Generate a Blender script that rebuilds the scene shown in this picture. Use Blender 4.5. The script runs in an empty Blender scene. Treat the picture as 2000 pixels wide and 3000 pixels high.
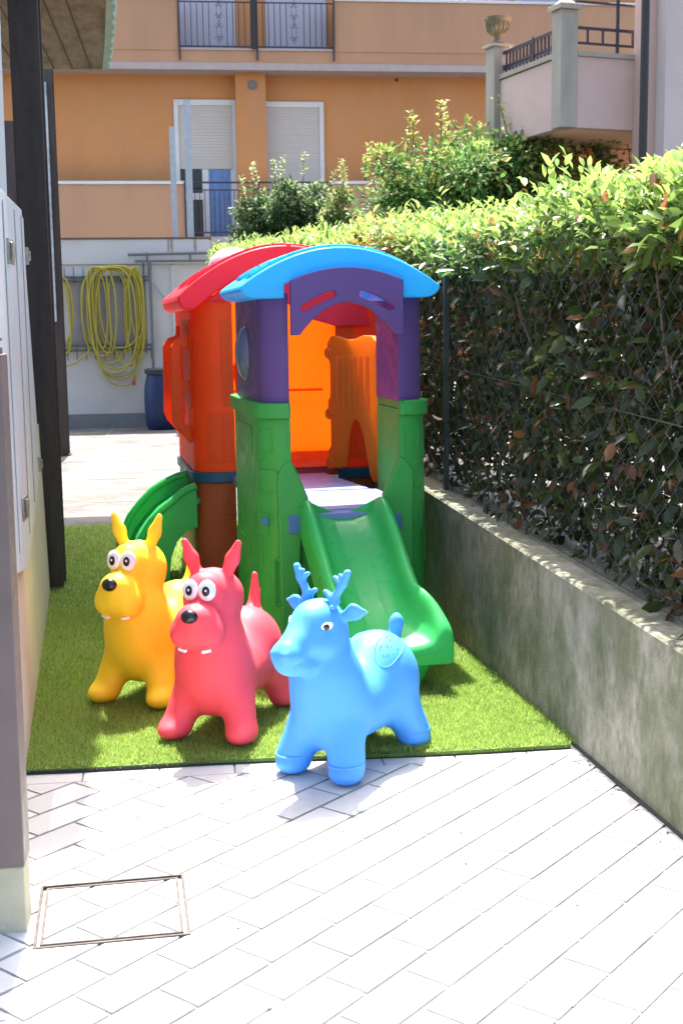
import bpy, bmesh, math, random
import numpy as np
from mathutils import Vector, Matrix
random.seed(7); RNG = np.random.default_rng(11)
sc = bpy.context.scene
PI = math.pi

# ---------------------------------------------------------------- camera
FPX = 3728.0
PITCH = math.radians(8.31); ROLL = math.radians(-.787); PSI = math.radians(6.88); CAMZ = 1.453
_F = np.array([math.sin(PSI), math.cos(PSI), 0.]); _R = np.array([math.cos(PSI), -math.sin(PSI), 0.]); _U = np.array([0, 0, 1.])
_fw = math.cos(PITCH)*_F - math.sin(PITCH)*_U; _up = math.sin(PITCH)*_F + math.cos(PITCH)*_U
RT = math.cos(ROLL)*_R + math.sin(ROLL)*_up; UP = -math.sin(ROLL)*_R + math.cos(ROLL)*_up; FW = _fw
CAM = np.array([0, 0, CAMZ])
cd = bpy.data.cameras.new('camera'); cam = bpy.data.objects.new('camera', cd); sc.collection.objects.link(cam)
cam.matrix_world = Matrix(((RT[0], UP[0], -FW[0], 0), (RT[1], UP[1], -FW[1], 0), (RT[2], UP[2], -FW[2], CAMZ), (0, 0, 0, 1)))
cd.sensor_fit = 'VERTICAL'; cd.sensor_height = 36; cd.lens = 36*FPX/3000; cd.clip_start = .05; cd.clip_end = 600
cd.dof.use_dof = True; cd.dof.focus_distance = 4.6; cd.dof.aperture_fstop = 9
sc.camera = cam

def _ray(px, py):            # px, py measured on a 1568 x 2352 view of the photograph
    px *= 1.27551; py *= 1.27551
    return FW + (px-1000)/FPX*RT + (1500-py)/FPX*UP
def atY(px, py, Y):
    d = _ray(px, py); return CAM + d*(Y/d[1])
def atZ(px, py, z=0.):
    d = _ray(px, py); return CAM + d*((z-CAMZ)/d[2])

# ---------------------------------------------------------------- light
SUN_EL = math.radians(63.5); SUN_AZ = math.radians(.6)      # azimuth from +Y towards +X
w = bpy.data.worlds.new('World'); sc.world = w; w.use_nodes = True
nt = w.node_tree; bg = nt.nodes['Background']
sky = nt.nodes.new('ShaderNodeTexSky'); sky.sky_type = 'NISHITA'; sky.sun_disc = False
sky.sun_elevation = SUN_EL; sky.sun_rotation = SUN_AZ; sky.air_density = 1.0; sky.dust_density = 4.5; sky.ozone_density = 1.0
nt.links.new(sky.outputs[0], bg.inputs[0]); bg.inputs[1].default_value = .15
sd = bpy.data.lights.new('sun', 'SUN'); sd.energy = 4.2; sd.angle = math.radians(.55); sd.color = (1, .955, .88)
so = bpy.data.objects.new('sun', sd); sc.collection.objects.link(so)
_s = Vector((math.sin(SUN_AZ)*math.cos(SUN_EL), math.cos(SUN_AZ)*math.cos(SUN_EL), math.sin(SUN_EL)))
so.rotation_euler = (-_s).to_track_quat('-Z', 'Y').to_euler(); so.location = (0, 8, 12)
sc.view_settings.view_transform = 'Standard'; sc.view_settings.look = 'None'
sc.view_settings.exposure = 1.95; sc.view_settings.gamma = 1.0
sc.render.engine = 'CYCLES'
sc.cycles.max_bounces = 10; sc.cycles.diffuse_bounces = 6; sc.cycles.transmission_bounces = 6; sc.cycles.transparent_max_bounces = 8

# ---------------------------------------------------------------- materials
def srgb(r, g, b):
    f = lambda c: (c/255/12.92) if c/255 <= .04045 else ((c/255+.055)/1.055)**2.4
    return (f(r), f(g), f(b), 1)
def mat(name, col, rough=.6, var=.0, vscale=6., bump=0., bscale=60., spec=.5, metal=0., trans=0., sss=0., coat=0., stretch=None,
        stain=None, stain_scale=1.5, stain_pos=(.45, .62), stain_stretch=None, attr=False):
    m = bpy.data.materials.new(name); m.use_nodes = True; t = m.node_tree; n = t.nodes; l = t.links
    bs = n['Principled BSDF']; out = n['Material Output']
    bs.inputs['Roughness'].default_value = rough; bs.inputs['Metallic'].default_value = metal
    bs.inputs['Specular IOR Level'].default_value = spec
    if coat: bs.inputs['Coat Weight'].default_value = coat; bs.inputs['Coat Roughness'].default_value = .2
    if sss:
        bs.inputs['Subsurface Weight'].default_value = sss; bs.inputs['Subsurface Radius'].default_value = (.03, .02, .015); bs.inputs['Subsurface Scale'].default_value = 1.
    col = tuple(col)[:3]+(1,)
    tc = n.new('ShaderNodeTexCoord')
    src = None
    if attr:
        a = n.new('ShaderNodeAttribute'); a.attribute_name = 'col'; src = a.outputs['Color']
    else:
        c = n.new('ShaderNodeRGB'); c.outputs[0].default_value = col; src = c.outputs[0]
    def mapped(st):
        if not st: return tc.outputs['Object']
        mp = n.new('ShaderNodeMapping'); mp.inputs['Scale'].default_value = st; l.new(tc.outputs['Object'], mp.inputs[0]); return mp.outputs[0]
    if var:
        nz = n.new('ShaderNodeTexNoise'); nz.inputs['Scale'].default_value = vscale; nz.inputs['Detail'].default_value = 8; nz.inputs['Roughness'].default_value = .62
        l.new(mapped(stretch), nz.inputs['Vector'])
        mr = n.new('ShaderNodeMapRange'); mr.inputs['From Min'].default_value = .3; mr.inputs['From Max'].default_value = .7
        mr.inputs['To Min'].default_value = 1-var; mr.inputs['To Max'].default_value = 1+var
        l.new(nz.outputs[0], mr.inputs[0])
        mx = n.new('ShaderNodeMix'); mx.data_type = 'RGBA'; mx.blend_type = 'MULTIPLY'; mx.inputs[0].default_value = 1
        l.new(src, mx.inputs[6]); l.new(mr.outputs[0], mx.inputs[7]); src = mx.outputs[2]
    if stain:
        for k, (scol, amt) in enumerate(stain):
            nz = n.new('ShaderNodeTexNoise'); nz.inputs['Scale'].default_value = stain_scale*(1+.7*k); nz.inputs['Detail'].default_value = 9; nz.inputs['Roughness'].default_value = .68
            nz.noise_dimensions = '4D'; nz.inputs['W'].default_value = 3.1*k+.7
            l.new(mapped(stain_stretch), nz.inputs['Vector'])
            mr = n.new('ShaderNodeMapRange'); mr.inputs['From Min'].default_value = stain_pos[0]; mr.inputs['From Max'].default_value = stain_pos[1]
            mr.inputs['To Max'].default_value = amt; l.new(nz.outputs[0], mr.inputs[0])
            mx = n.new('ShaderNodeMix'); mx.data_type = 'RGBA'; l.new(mr.outputs[0], mx.inputs[0]); l.new(src, mx.inputs[6]); mx.inputs[7].default_value = tuple(scol)[:3]+(1,)
            src = mx.outputs[2]
    if var and rough < .7:
        rn = n.new('ShaderNodeTexNoise'); rn.inputs['Scale'].default_value = vscale*4; rn.inputs['Detail'].default_value = 7
        l.new(tc.outputs['Object'], rn.inputs['Vector']); rr_ = n.new('ShaderNodeMapRange'); rr_.inputs['From Min'].default_value = .35; rr_.inputs['From Max'].default_value = .68
        rr_.inputs['To Min'].default_value = rough-.07; rr_.inputs['To Max'].default_value = rough+.16; l.new(rn.outputs[0], rr_.inputs[0]); l.new(rr_.outputs[0], bs.inputs['Roughness'])
    l.new(src, bs.inputs['Base Color'])
    if bump:
        nz = n.new('ShaderNodeTexNoise'); nz.inputs['Scale'].default_value = bscale; nz.inputs['Detail'].default_value = 6
        l.new(tc.outputs['Object'], nz.inputs['Vector'])
        bp = n.new('ShaderNodeBump'); bp.inputs['Strength'].default_value = bump; bp.inputs['Distance'].default_value = .01
        l.new(nz.outputs[0], bp.inputs['Height']); l.new(bp.outputs[0], bs.inputs['Normal'])
    if trans:
        tr = n.new('ShaderNodeBsdfTranslucent'); l.new(src, tr.inputs[0])
        ms = n.new('ShaderNodeMixShader'); ms.inputs[0].default_value = trans
        l.new(bs.outputs[0], ms.inputs[1]); l.new(tr.outputs[0], ms.inputs[2]); l.new(ms.outputs[0], out.inputs[0])
    return m

M = {}
M['tile'] = mat('paving_tile', (.62, .615, .61), .75, var=.06, vscale=3, bump=.12, bscale=180, attr=True, stain=[((.36, .33, .29), .38)], stain_scale=5, stain_pos=(.55, .72))
M['grout'] = mat('grout', (.33, .32, .30), .9, var=.45, vscale=9, stain=[((.12, .10, .08), .6)], stain_scale=3)
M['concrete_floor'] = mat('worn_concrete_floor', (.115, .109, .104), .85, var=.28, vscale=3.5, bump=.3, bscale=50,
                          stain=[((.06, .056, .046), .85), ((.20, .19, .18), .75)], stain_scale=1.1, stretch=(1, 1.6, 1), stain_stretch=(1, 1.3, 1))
M['wall_conc'] = mat('mossy_concrete', (.245, .24, .19), .9, var=.42, vscale=30, bump=.7, bscale=110, stretch=(1, 1, .6),
                     stain=[((.05, .068, .02), .75), ((.34, .33, .28), .5), ((.085, .10, .04), .6)], stain_scale=2.6, stain_pos=(.44, .62), stain_stretch=(1, 1, .62))
M['grass'] = mat('artificial_grass', (.16, .3, .04), .6, attr=True, spec=.2, trans=.45)
M['carpet'] = mat('carpet_backing', (.09, .15, .025), .95, var=.35, vscale=25)
M['rubber'] = mat('black_backing', (.012, .013, .014), .7)
M['ochre'] = mat('orange_render', (.52, .235, .082), .9, var=.08, vscale=.6, bump=.15, bscale=40, stain=[((.40, .20, .10), .45), ((.52, .28, .14), .4)], stain_scale=.45, stain_stretch=(1.6, 1, .5))
M['ochre_lt'] = mat('pale_orange_render', (.47, .27, .15), .9, var=.07, vscale=.5, bump=.15, bscale=40, stain=[((.38, .22, .14), .5)], stain_scale=.5, stain_stretch=(2, 1, .5))
M['soffit'] = mat('grey_slab_edge', (.42, .36, .33), .85, var=.08)
M['cream'] = mat('cream_wall', (.47, .44, .34), .85, var=.08, vscale=3, stain=[((.5, .33, .16), .35)], stain_scale=2.2, stain_stretch=(3, 3, .7), bump=.2)
M['white'] = mat('white_trim', (.62, .62, .6), .7, var=.05)
M['shutter'] = mat('roller_shutter', (.52, .49, .43), .6, var=.03)
M['grey_door'] = mat('grey_shutter', (.42, .42, .48), .6, var=.03)
M['glass'] = mat('window_glass', (.012, .014, .016), .12, spec=.4)
M['blueglass'] = mat('blue_curtain_glass', (.10, .2, .42), .3, var=.3, vscale=3, stretch=(6, 6, .4))
M['iron'] = mat('dark_iron', (.04, .032, .045), .5, spec=.4)
M['pipe_dark'] = mat('dark_pipe', (.026, .022, .022), .6)
M['galv'] = mat('galvanised_steel', (.40, .44, .47), .45, metal=.5, var=.12, vscale=12)
M['grey_tube'] = mat('painted_grey_tube', (.13, .145, .15), .5)
M['steel'] = mat('brown_steel_post', (.05, .037, .033), .5, var=.3, vscale=5, stretch=(3, 3, .4), spec=.45)
M['brownpanel'] = mat('brown_metal_cover', (.135, .105, .098), .5, var=.12, vscale=6, spec=.5, stain=[((.32, .3, .3), .35)], stain_scale=5, stain_pos=(.6, .72), stain_stretch=(2, 2, .5))
M['plinth'] = mat('plinth_stone', (.46, .44, .34), .85, var=.15, vscale=6, stain=[((.3, .27, .16), .5)], bump=.3)
M['panelwhite'] = mat('pale_metal_panel', (.43, .46, .475), .5, var=.05, vscale=2, spec=.4)
M['yardwhite'] = mat('white_yard_wall', (.60, .60, .575), .85, var=.05, vscale=1.2, bump=.2, stain=[((.45, .43, .37), .5)], stain_scale=.9, stain_pos=(.52, .68))
M['greybase'] = mat('grey_wall_base', (.20, .22, .22), .8, var=.12)
M['board'] = mat('shuttered_concrete', (.17, .135, .095), .9, var=.3, vscale=5, stretch=(4, .7, 1), stain=[((.08, .065, .04), .8), ((.24, .19, .14), .6)], stain_scale=3, stain_stretch=(2.5, 1, 1), bump=.4)
M['verdigris'] = mat('weathered_gutter', (.26, .36, .33), .6, var=.2, vscale=8)
M['pink'] = mat('pink_render', (.56, .40, .355), .9, var=.08, vscale=1.3, bump=.2, stain=[((.46, .31, .24), .5)], stain_scale=.6)
M['peach'] = mat('peach_soffit', (.80, .52, .36), .9, var=.05, vscale=1)
M['greyconc'] = mat('grey_pillar', (.34, .30, .25), .85, var=.14, vscale=6, stretch=(1, 1, .3), bump=.3)
M['urn'] = mat('weathered_stone_urn', (.25, .205, .13), .9, var=.4, vscale=14, bump=.5, stain=[((.09, .08, .06), .7)], stain_scale=8)
M['hose'] = mat('yellow_hose', (.45, .39, .05), .5, var=.12, vscale=20)
M['redplug'] = mat('red_coupling', (.6, .03, .03), .4)
M['blueplastic'] = mat('blue_drum', (.01, .032, .11), .45, var=.1)
M['rust'] = mat('rusty_metal', (.16, .10, .08), .7, var=.4, vscale=20)
M['coverframe'] = mat('manhole_frame_metal', (.085, .07, .065), .7, var=.5, vscale=30, metal=.2)
M['wire'] = mat('dark_wire', (.06, .06, .058), .55, metal=.2)
M['post_green'] = mat('grey_green_post', (.035, .05, .055), .6, var=.2)
M['leaf'] = mat('leaf', (.1, .2, .03), .27, attr=True, trans=.42, spec=.55)
M['leaf_tree'] = mat('tree_leaf', (.1, .2, .03), .55, attr=True, trans=.4, spec=.3)
M['bark'] = mat('bark', (.10, .075, .05), .9, var=.4, vscale=20, bump=.6)
M['latch'] = mat('latch_steel', (.30, .29, .26), .4, metal=.7, var=.4, vscale=60)
# play plastic
pl = dict(spec=.4, var=.06, vscale=3.5)
M['p_green'] = mat('green_play_plastic', (.06, .46, .095), .42, trans=.2, bump=.05, bscale=120, **pl)
M['p_slide'] = mat('green_slide_plastic', (.06, .62, .15), .33, trans=.3, stain=[((.12, .55, .22), .45)], stain_scale=7, stain_pos=(.52, .68), stain_stretch=(5, .5, 1), **pl)
M['p_purple'] = mat('purple_play_plastic', (.13, .075, .27), .42, trans=.10, bump=.05, bscale=120, **pl)
M['p_blue'] = mat('blue_roof_plastic', (.05, .58, .95), .36, trans=.3, **pl)
M['p_red'] = mat('red_roof_plastic', (.95, .05, .09), .36, trans=.35, **pl)
M['p_orange'] = mat('orange_play_plastic', (.98, .17, .03), .40, trans=.5, **pl)
M['p_orange2'] = mat('light_orange_panel', (.98, .40, .06), .36, trans=.6, **pl)
M['p_brick'] = mat('brick_red_plastic', (.44, .09, .035), .5, trans=.08, **pl)
M['p_teal'] = mat('teal_band_plastic', (.015, .10, .21), .45, **pl)
M['p_deck'] = mat('lilac_deck_plastic', (.22, .27, .55), .45, **pl)
M['p_deckred'] = mat('red_floor_plastic', (.60, .055, .06), .45, **pl)
M['p_clip'] = mat('blue_clip_plastic', (.06, .19, .42), .45, **pl)
M['p_dome'] = mat('white_dome_plastic', (.68, .64, .72), .25, trans=.3, spec=.5)
M['p_window'] = mat('pale_window_bubble', (.22, .29, .48), .15, trans=.3, spec=.6)
# inflatable vinyl
vy = dict(rough=.5, spec=.28, var=.02, vscale=4, sss=.22, bump=.03, bscale=300)
M['v_yellow'] = mat('yellow_vinyl', (1.0, .68, .03), **vy)
M['v_red'] = mat('coral_red_vinyl', (1.0, .085, .11), **vy)
M['v_blue'] = mat('sky_blue_vinyl', (.085, .36, .95), **vy)
M['eye_white'] = mat('eye_white', (.80, .78, .80), .35)
M['black'] = mat('glossy_black', (.006, .006, .008), .22, spec=.6)
M['purewhite'] = mat('white_paint', (.85, .85, .85), .4)

# ---------------------------------------------------------------- mesh helpers
def tag(o, label=None, cat=None, group=None, kind=None):
    if label: o['label'] = label
    if cat: o['category'] = cat
    if group: o['group'] = group
    if kind: o['kind'] = kind
    return o
def empty(name, loc=(0, 0, 0), rz=0, label=None, cat=None, group=None):
    o = bpy.data.objects.new(name, None); sc.collection.objects.link(o); o.empty_display_size = .1
    o.location = loc; o.rotation_euler = (0, 0, rz); tag(o, label, cat, group); return o
class MB:
    def __init__(s): s.v = []; s.f = []
    def add(s, v, f):
        b = len(s.v); s.v += [tuple(map(float, p)) for p in v]; s.f += [tuple(i+b for i in q) for q in f]; return s
    def box(s, a, b, rz=0, c=None):
        x0, y0, z0 = a; x1, y1, z1 = b
        v = [(x, y, z) for z in (z0, z1) for x, y in ((x0, y0), (x1, y0), (x1, y1), (x0, y1))]
        if rz:
            cx, cy = c if c else ((x0+x1)/2, (y0+y1)/2); C_, S_ = math.cos(rz), math.sin(rz)
            v = [(cx+(x-cx)*C_-(y-cy)*S_, cy+(x-cx)*S_+(y-cy)*C_, z) for x, y, z in v]
        return s.add(v, [(3, 2, 1, 0), (4, 5, 6, 7), (0, 1, 5, 4), (1, 2, 6, 5), (2, 3, 7, 6), (3, 0, 4, 7)])
    def hexa(s, bot, top):
        return s.add(list(bot)+list(top), [(3, 2, 1, 0), (4, 5, 6, 7), (0, 1, 5, 4), (1, 2, 6, 5), (2, 3, 7, 6), (3, 0, 4, 7)])
    def tube(s, pts, r, n=8, closed=False, caps=True):
        pts = [Vector(p) for p in pts]; N = len(pts); rs = r if isinstance(r, (list, tuple)) else [r]*N
        V = []; up = None
        for i, p in enumerate(pts):
            a = pts[i-1] if (i or closed) else p; b = pts[(i+1) % N] if (i < N-1 or closed) else p
            t = (b-a).normalized()
            if up is None: up = t.orthogonal().normalized()
            up = (up-t*up.dot(t)).normalized(); sd_ = t.cross(up)
            V += [p+(up*math.cos(2*PI*k/n)+sd_*math.sin(2*PI*k/n))*rs[i] for k in range(n)]
        F = []
        for i in range(N if closed else N-1):
            j = (i+1) % N
            F += [(i*n+k, i*n+(k+1) % n, j*n+(k+1) % n, j*n+k) for k in range(n)]
        if caps and not closed: F += [tuple(range(n))[::-1], tuple((N-1)*n+k for k in range(n))]
        return s.add(V, F)
    def lathe(s, prof, c=(0, 0, 0), n=24):
        V = [(c[0]+r*math.cos(2*PI*k/n), c[1]+r*math.sin(2*PI*k/n), c[2]+z) for r, z in prof for k in range(n)]
        F = [(i*n+k, i*n+(k+1) % n, (i+1)*n+(k+1) % n, (i+1)*n+k) for i in range(len(prof)-1) for k in range(n)]
        F += [tuple(range(n))[::-1], tuple((len(prof)-1)*n+k for k in range(n))]
        return s.add(V, F)
    def ell(s, c, r, n=20, m=12, R=None):
        V = []
        for i in range(m+1):
            th = PI*i/m
            for k in range(n):
                p = Vector((r[0]*math.sin(th)*math.cos(2*PI*k/n), r[1]*math.sin(th)*math.sin(2*PI*k/n), r[2]*math.cos(th)))
                if R is not None: p = R @ p
                V.append(p+Vector(c))
        F = [(i*n+k, (i+1)*n+k, (i+1)*n+(k+1) % n, i*n+(k+1) % n) for i in range(m) for k in range(n)]
        return s.add(V, F)
    def prism(s, poly, a, b, axis='y'):
        # polygon in the plane across axis, extruded from a to b; holes are not supported
        n = len(poly)
        mk = {'y': lambda p, t: (p[0], t, p[1]), 'x': lambda p, t: (t, p[0], p[1]), 'z': lambda p, t: (p[0], p[1], t)}[axis]
        V = [mk(p, a) for p in poly]+[mk(p, b) for p in poly]
        F = [tuple(range(n)), tuple(range(n, 2*n))[::-1]]+[((i+1) % n, i, i+n, (i+1) % n+n) for i in range(n)]
        return s.add(V, F)
    def strip(s, A, B, C_, D):
        # four rows of points in order round a bar (closed section), joined along their length
        n = len(A); V = list(A)+list(B)+list(C_)+list(D); F = []
        for r in range(4):
            q = (r+1) % 4
            F += [(r*n+i, r*n+i+1, q*n+i+1, q*n+i) for i in range(n-1)]
        F += [(0, n, 2*n, 3*n), (n-1, 4*n-1, 3*n-1, 2*n-1)]
        return s.add(V, F)
    def build(s, name, m, parent=None, smooth=False, bevel=0, seg=2, **tg):
        me = bpy.data.meshes.new(name); me.from_pydata(s.v, [], s.f)
        bm = bmesh.new(); bm.from_mesh(me); bmesh.ops.remove_doubles(bm, verts=bm.verts, dist=1e-6); bmesh.ops.recalc_face_normals(bm, faces=bm.faces); bm.to_mesh(me); bm.free()
        return link(me, name, m, parent, smooth, bevel, seg, **tg)
def link(me, name, m, parent=None, smooth=False, bevel=0, seg=2, **tg):
    o = bpy.data.objects.new(name, me); sc.collection.objects.link(o)
    if m: me.materials.append(m if not isinstance(m, str) else M[m])
    if smooth: me.polygons.foreach_set('use_smooth', [True]*len(me.polygons))
    if bevel:
        md = o.modifiers.new('bevel', 'BEVEL'); md.width = bevel; md.segments = seg; md.limit_method = 'ANGLE'; md.angle_limit = math.radians(35)
        if smooth is False and seg > 1:
            me.polygons.foreach_set('use_smooth', [True]*len(me.polygons)); md.harden_normals = True
    if smooth == 'auto':
        me.polygons.foreach_set('use_smooth', [True]*len(me.polygons))
        me.set_sharp_from_angle(angle=math.radians(38))
    if parent: o.parent = parent
    tag(o, **tg); return o
def raw(name, V, F, m, col=None, parent=None, smooth=False, **tg):
    """V (n,3) array, F (k,m) array; col (n,4) point colours"""
    me = bpy.data.meshes.new(name); V = np.asarray(V, np.float32); F = np.asarray(F, np.int32)
    me.vertices.add(len(V)); me.vertices.foreach_set('co', V.ravel())
    k = F.shape[1]; me.loops.add(F.size); me.loops.foreach_set('vertex_index', F.ravel())
    me.polygons.add(len(F)); me.polygons.foreach_set('loop_start', np.arange(0, F.size, k, dtype=np.int32)); me.polygons.foreach_set('loop_total', np.full(len(F), k, np.int32))
    me.update(calc_edges=True)
    if col is not None:
        a = me.color_attributes.new('col', 'FLOAT_COLOR', 'POINT'); c = np.ones((len(V), 4), np.float32); c[:, :3] = col[:, :3]; a.data.foreach_set('color', c.ravel())
    return link(me, name, m, parent, smooth, **tg)

# ================================================================ GROUND AND PAVING
def wallx(y): return 1.363-.072*(y-3.3)            # foot of the low concrete wall on the right
def housex(y): return -.50-.0735*(y-3.3) if y > 3.05 else -.42
MB().add([(-30, -6, -.03), (30, -6, -.03), (30, 60, -.03), (-30, 60, -.03)], [(0, 1, 2, 3)]).build('ground', 'concrete_floor', kind='structure')
# worn concrete yard beyond the turf
V_ = []; F_ = []
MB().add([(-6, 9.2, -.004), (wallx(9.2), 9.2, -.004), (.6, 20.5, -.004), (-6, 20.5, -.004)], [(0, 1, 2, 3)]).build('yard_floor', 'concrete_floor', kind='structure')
jt = MB()
for y in (10.9, 12.6, 14.3, 16.2, 18.1): jt.box((-5, y, -.003), (.6, y+.012, -.0005))
for x in (-2.6, -1.1, .2): jt.box((x, 9.5, -.0028), (x+.012, 20, -.0009))
jt.build('floor_joint', 'grout', kind='structure')

Wt = .1295; TL, TD = 1.8678*Wt, .8507*Wt
_tx, _ty = .80812*Wt, 28.9167*Wt
T0 = np.array([_tx*math.cos(PSI)+_ty*math.sin(PSI), -_tx*math.sin(PSI)+_ty*math.cos(PSI)])
ua = np.array([math.cos(PI/4), math.sin(PI/4)]); ub = np.array([math.cos(PI/4), -math.sin(PI/4)])
def clip(poly, p, nrm):       # keep the side where (x-p).nrm >= 0
    out = []
    for i in range(len(poly)):
        a, b = poly[i-1], poly[i]; da = (a[0]-p[0])*nrm[0]+(a[1]-p[1])*nrm[1]; db = (b[0]-p[0])*nrm[0]+(b[1]-p[1])*nrm[1]
        if (da >= 0) != (db >= 0):
            t = da/(da-db); out.append((a[0]+(b[0]-a[0])*t, a[1]+(b[1]-a[1])*t))
        if db >= 0: out.append(tuple(b))
    return out
carpet_f = lambda x: 4.115-.0245*(x-.4)+.012*math.sin(x*5+.6)*.6       # front edge of the turf
YCUT = atZ(270*.3188/1.2755+1000/1.2755, (2150+292*.3188)/1.2755)[1]
YCUT2 = atZ(1316/1.27551, 2891/1.27551)[1]
cov = [tuple(atZ(x/1.27551, y/1.27551)[:2]) for x, y in ((131, 2600), (526, 2571), (545, 2737), (115, 2772))]
cov = [(-.3985, 3.2525), (-.0475, 3.2525), (-.0475, 2.9255), (-.3985, 2.9255)]
CVA = math.radians(2.9); CVC = (-.223, 3.089)
def rotp(poly, a):
    c, q = math.cos(a), math.sin(a); return [(CVC[0]+(x-CVC[0])*c-(y-CVC[1])*q, CVC[1]+(x-CVC[0])*q+(y-CVC[1])*c) for x, y in poly]
tiles = []; lids = []
def addpoly(poly):
    # split by the manhole frame
    rest = rotp(poly, -CVA); m_ = .012
    X0, X1, Y0, Y1 = cov[0][0]-m_, cov[1][0]+m_, cov[2][1]-m_, cov[0][1]+m_
    for p, nr in (((X0, 0), (-1, 0)), ((X1, 0), (1, 0)), ((0, Y0), (0, -1)), ((0, Y1), (0, 1))):
        o = clip(rest, p, nr)
        if len(o) > 2: tiles.append(rotp(o, CVA))
        rest = clip(rest, p, (-nr[0], -nr[1]))
        if len(rest) < 3: return
    m2 = .024
    for p, nr in (((X0+m2, 0), (1, 0)), ((X1-m2, 0), (-1, 0)), ((0, Y0+m2), (0, 1)), ((0, Y1-m2), (0, -1))):
        rest = clip(rest, p, nr)
        if len(rest) < 3: return
    lids.append(rotp(rest, CVA))
gl, gs = .0055, .0046      # half grout, long and short joints
for r in range(-32, 30):
    for n in range(-22, 22):
        u0 = n*TL-r*TD; v0 = r*Wt
        q = [(u0+gs, v0+gl), (u0+TL-gs, v0+gl), (u0+TL-gs, v0+Wt-gl), (u0+gs, v0+Wt-gl)]
        P = [tuple(T0+a*ua+b*ub) for a, b in q]
        if max(p[1] for p in P) < 1.9 or min(p[1] for p in P) > YCUT or max(p[0] for p in P) < -1.2 or min(p[0] for p in P) > 1.6: continue
        for side in (1, -1):
            Q = clip(P, (0, YCUT2+side*.0022), (0, side))
            if len(Q) < 3: continue
            Q = clip(Q, (0, YCUT-.0016), (0, -1))
            if len(Q) < 3: continue
            Q = clip(Q, (wallx(3.3)-.002, 3.3), (-.997, -.072))
            if len(Q) < 3: continue
            addpoly(Q)
xs = [atZ(240/1.27551, 2290/1.27551)[0]+.2485*k for k in range(-4, 9)]
for a, b in zip(xs[:-1], xs[1:]):
    Q = [(a+.003, YCUT+.0016), (b-.003, YCUT+.0016), (b-.003, YCUT+.235), (a+.003, YCUT+.235)]
    Q = clip(Q, (wallx(3.3)-.002, 3.3), (-.997, -.072))
    if len(Q) > 2: addpoly(Q)
def tilemesh(name, polys, parent=None, z=0., **tg):
    m = MB(); cols = []
    for q in polys:
        n = len(q); dz = random.uniform(-.0006, .0006); b = len(m.v)
        m.v += [(x, y, z+dz) for x, y in q]+[(x, y, z-.012) for x, y in q]
        m.f += [tuple(b+i for i in range(n))]+[(b+(i+1) % n, b+i, b+i+n, b+(i+1) % n+n) for i in range(n)]
        c = random.uniform(.90, 1.06)*.56; t = random.uniform(-.012, .012); cols += [(c+t, c*.985, c*.955-t*.6, 1)]*(2*n)
    me = bpy.data.meshes.new(name); me.from_pydata(m.v, [], m.f)
    a = me.color_attributes.new('col', 'FLOAT_COLOR', 'POINT'); a.data.foreach_set('color', np.array(cols, np.float32).ravel())
    return link(me, name, 'tile', parent, **tg)
tilemesh('paving', tiles, kind='structure')
MB().add([(-2, 1.5, -.006), (1.7, 1.5, -.006), (1.7, 4.6, -.006), (-2, 4.6, -.006)], [(0, 1, 2, 3)]).build('paving_joints', 'grout', kind='structure')
mh = empty('manhole_cover', ((cov[0][0]+cov[1][0])/2, (cov[0][1]+cov[2][1])/2, 0), label='square tile-filled manhole cover with a rusty metal frame set in the white paving', cat='manhole cover')
def rel(o, parent):      # keep world placement while parenting to an unrotated empty
    o.parent = parent; o.matrix_parent_inverse = Matrix.Translation(-Vector(parent.location)) if not parent.rotation_euler[2] else (Matrix.Translation(Vector(parent.location)) @ Matrix.Rotation(parent.rotation_euler[2], 4, 'Z')).inverted()
    return o
rel(tilemesh('lid', lids, z=-.0005), mh)
fr = MB(); X0, X1, Y0, Y1 = cov[0][0], cov[1][0], cov[2][1], cov[0][1]
for e, zt in ((.011, .0032), (-.005, .0022)):
    wd = .0065
    k_ = dict(rz=0); fr.box((X0-e, Y0-e, -.01), (X0-e+wd, Y1+e, zt)); fr.box((X1+e-wd, Y0-e, -.01), (X1+e, Y1+e, zt))
    fr.box((X0-e+wd, Y0-e, -.01), (X1+e-wd, Y0-e+wd, zt)); fr.box((X0-e+wd, Y1+e-wd, -.01), (X1+e-wd, Y1+e, zt))
fr.v = [rotp([(x, y)], CVA)[0]+(z,) for x, y, z in fr.v]
rel(fr.build('frame', 'coverframe'), mh)
db = MB(); 
for x, y, s_ in ((.155, 2.565, .02), (.18, 2.56, .012), (.13, 2.575, .009), (.62, 2.72, .004), (.635, 2.71, .003)):
    k = 9; pts = [(x+s_*random.uniform(.6, 1.3)*math.cos(2*PI*i/k), y+.6*s_*random.uniform(.5, 1.3)*math.sin(2*PI*i/k)) for i in range(k)]
    db.prism(pts, .0006, .0022, 'z')
db.build('cement_patch', 'plinth', kind='structure')

lt = MB(); rgl = random.Random(4)
for i in range(46):
    if i < 26: y = rgl.uniform(3.2, 4.0); x = wallx(y)-abs(rgl.gauss(0, .05))-.015
    else: x = rgl.uniform(-.3, 1.3); y = rgl.uniform(2.2, 4.0)
    a = rgl.uniform(0, 6.28); L = rgl.uniform(.003, .009); q = [(x+L*math.cos(a+b)*k, y+L*math.sin(a+b)*k) for b, k in ((0, 1), (1.4, .45), (2.9, .9), (4.4, .5))]
    lt.prism(q, .0012, .0030, 'z')
lt.build('leaf_litter', mat('dry_litter', (.10, .07, .04), .9), kind='stuff', label='small dry leaf crumbs scattered on the white paving', cat='litter')
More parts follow.
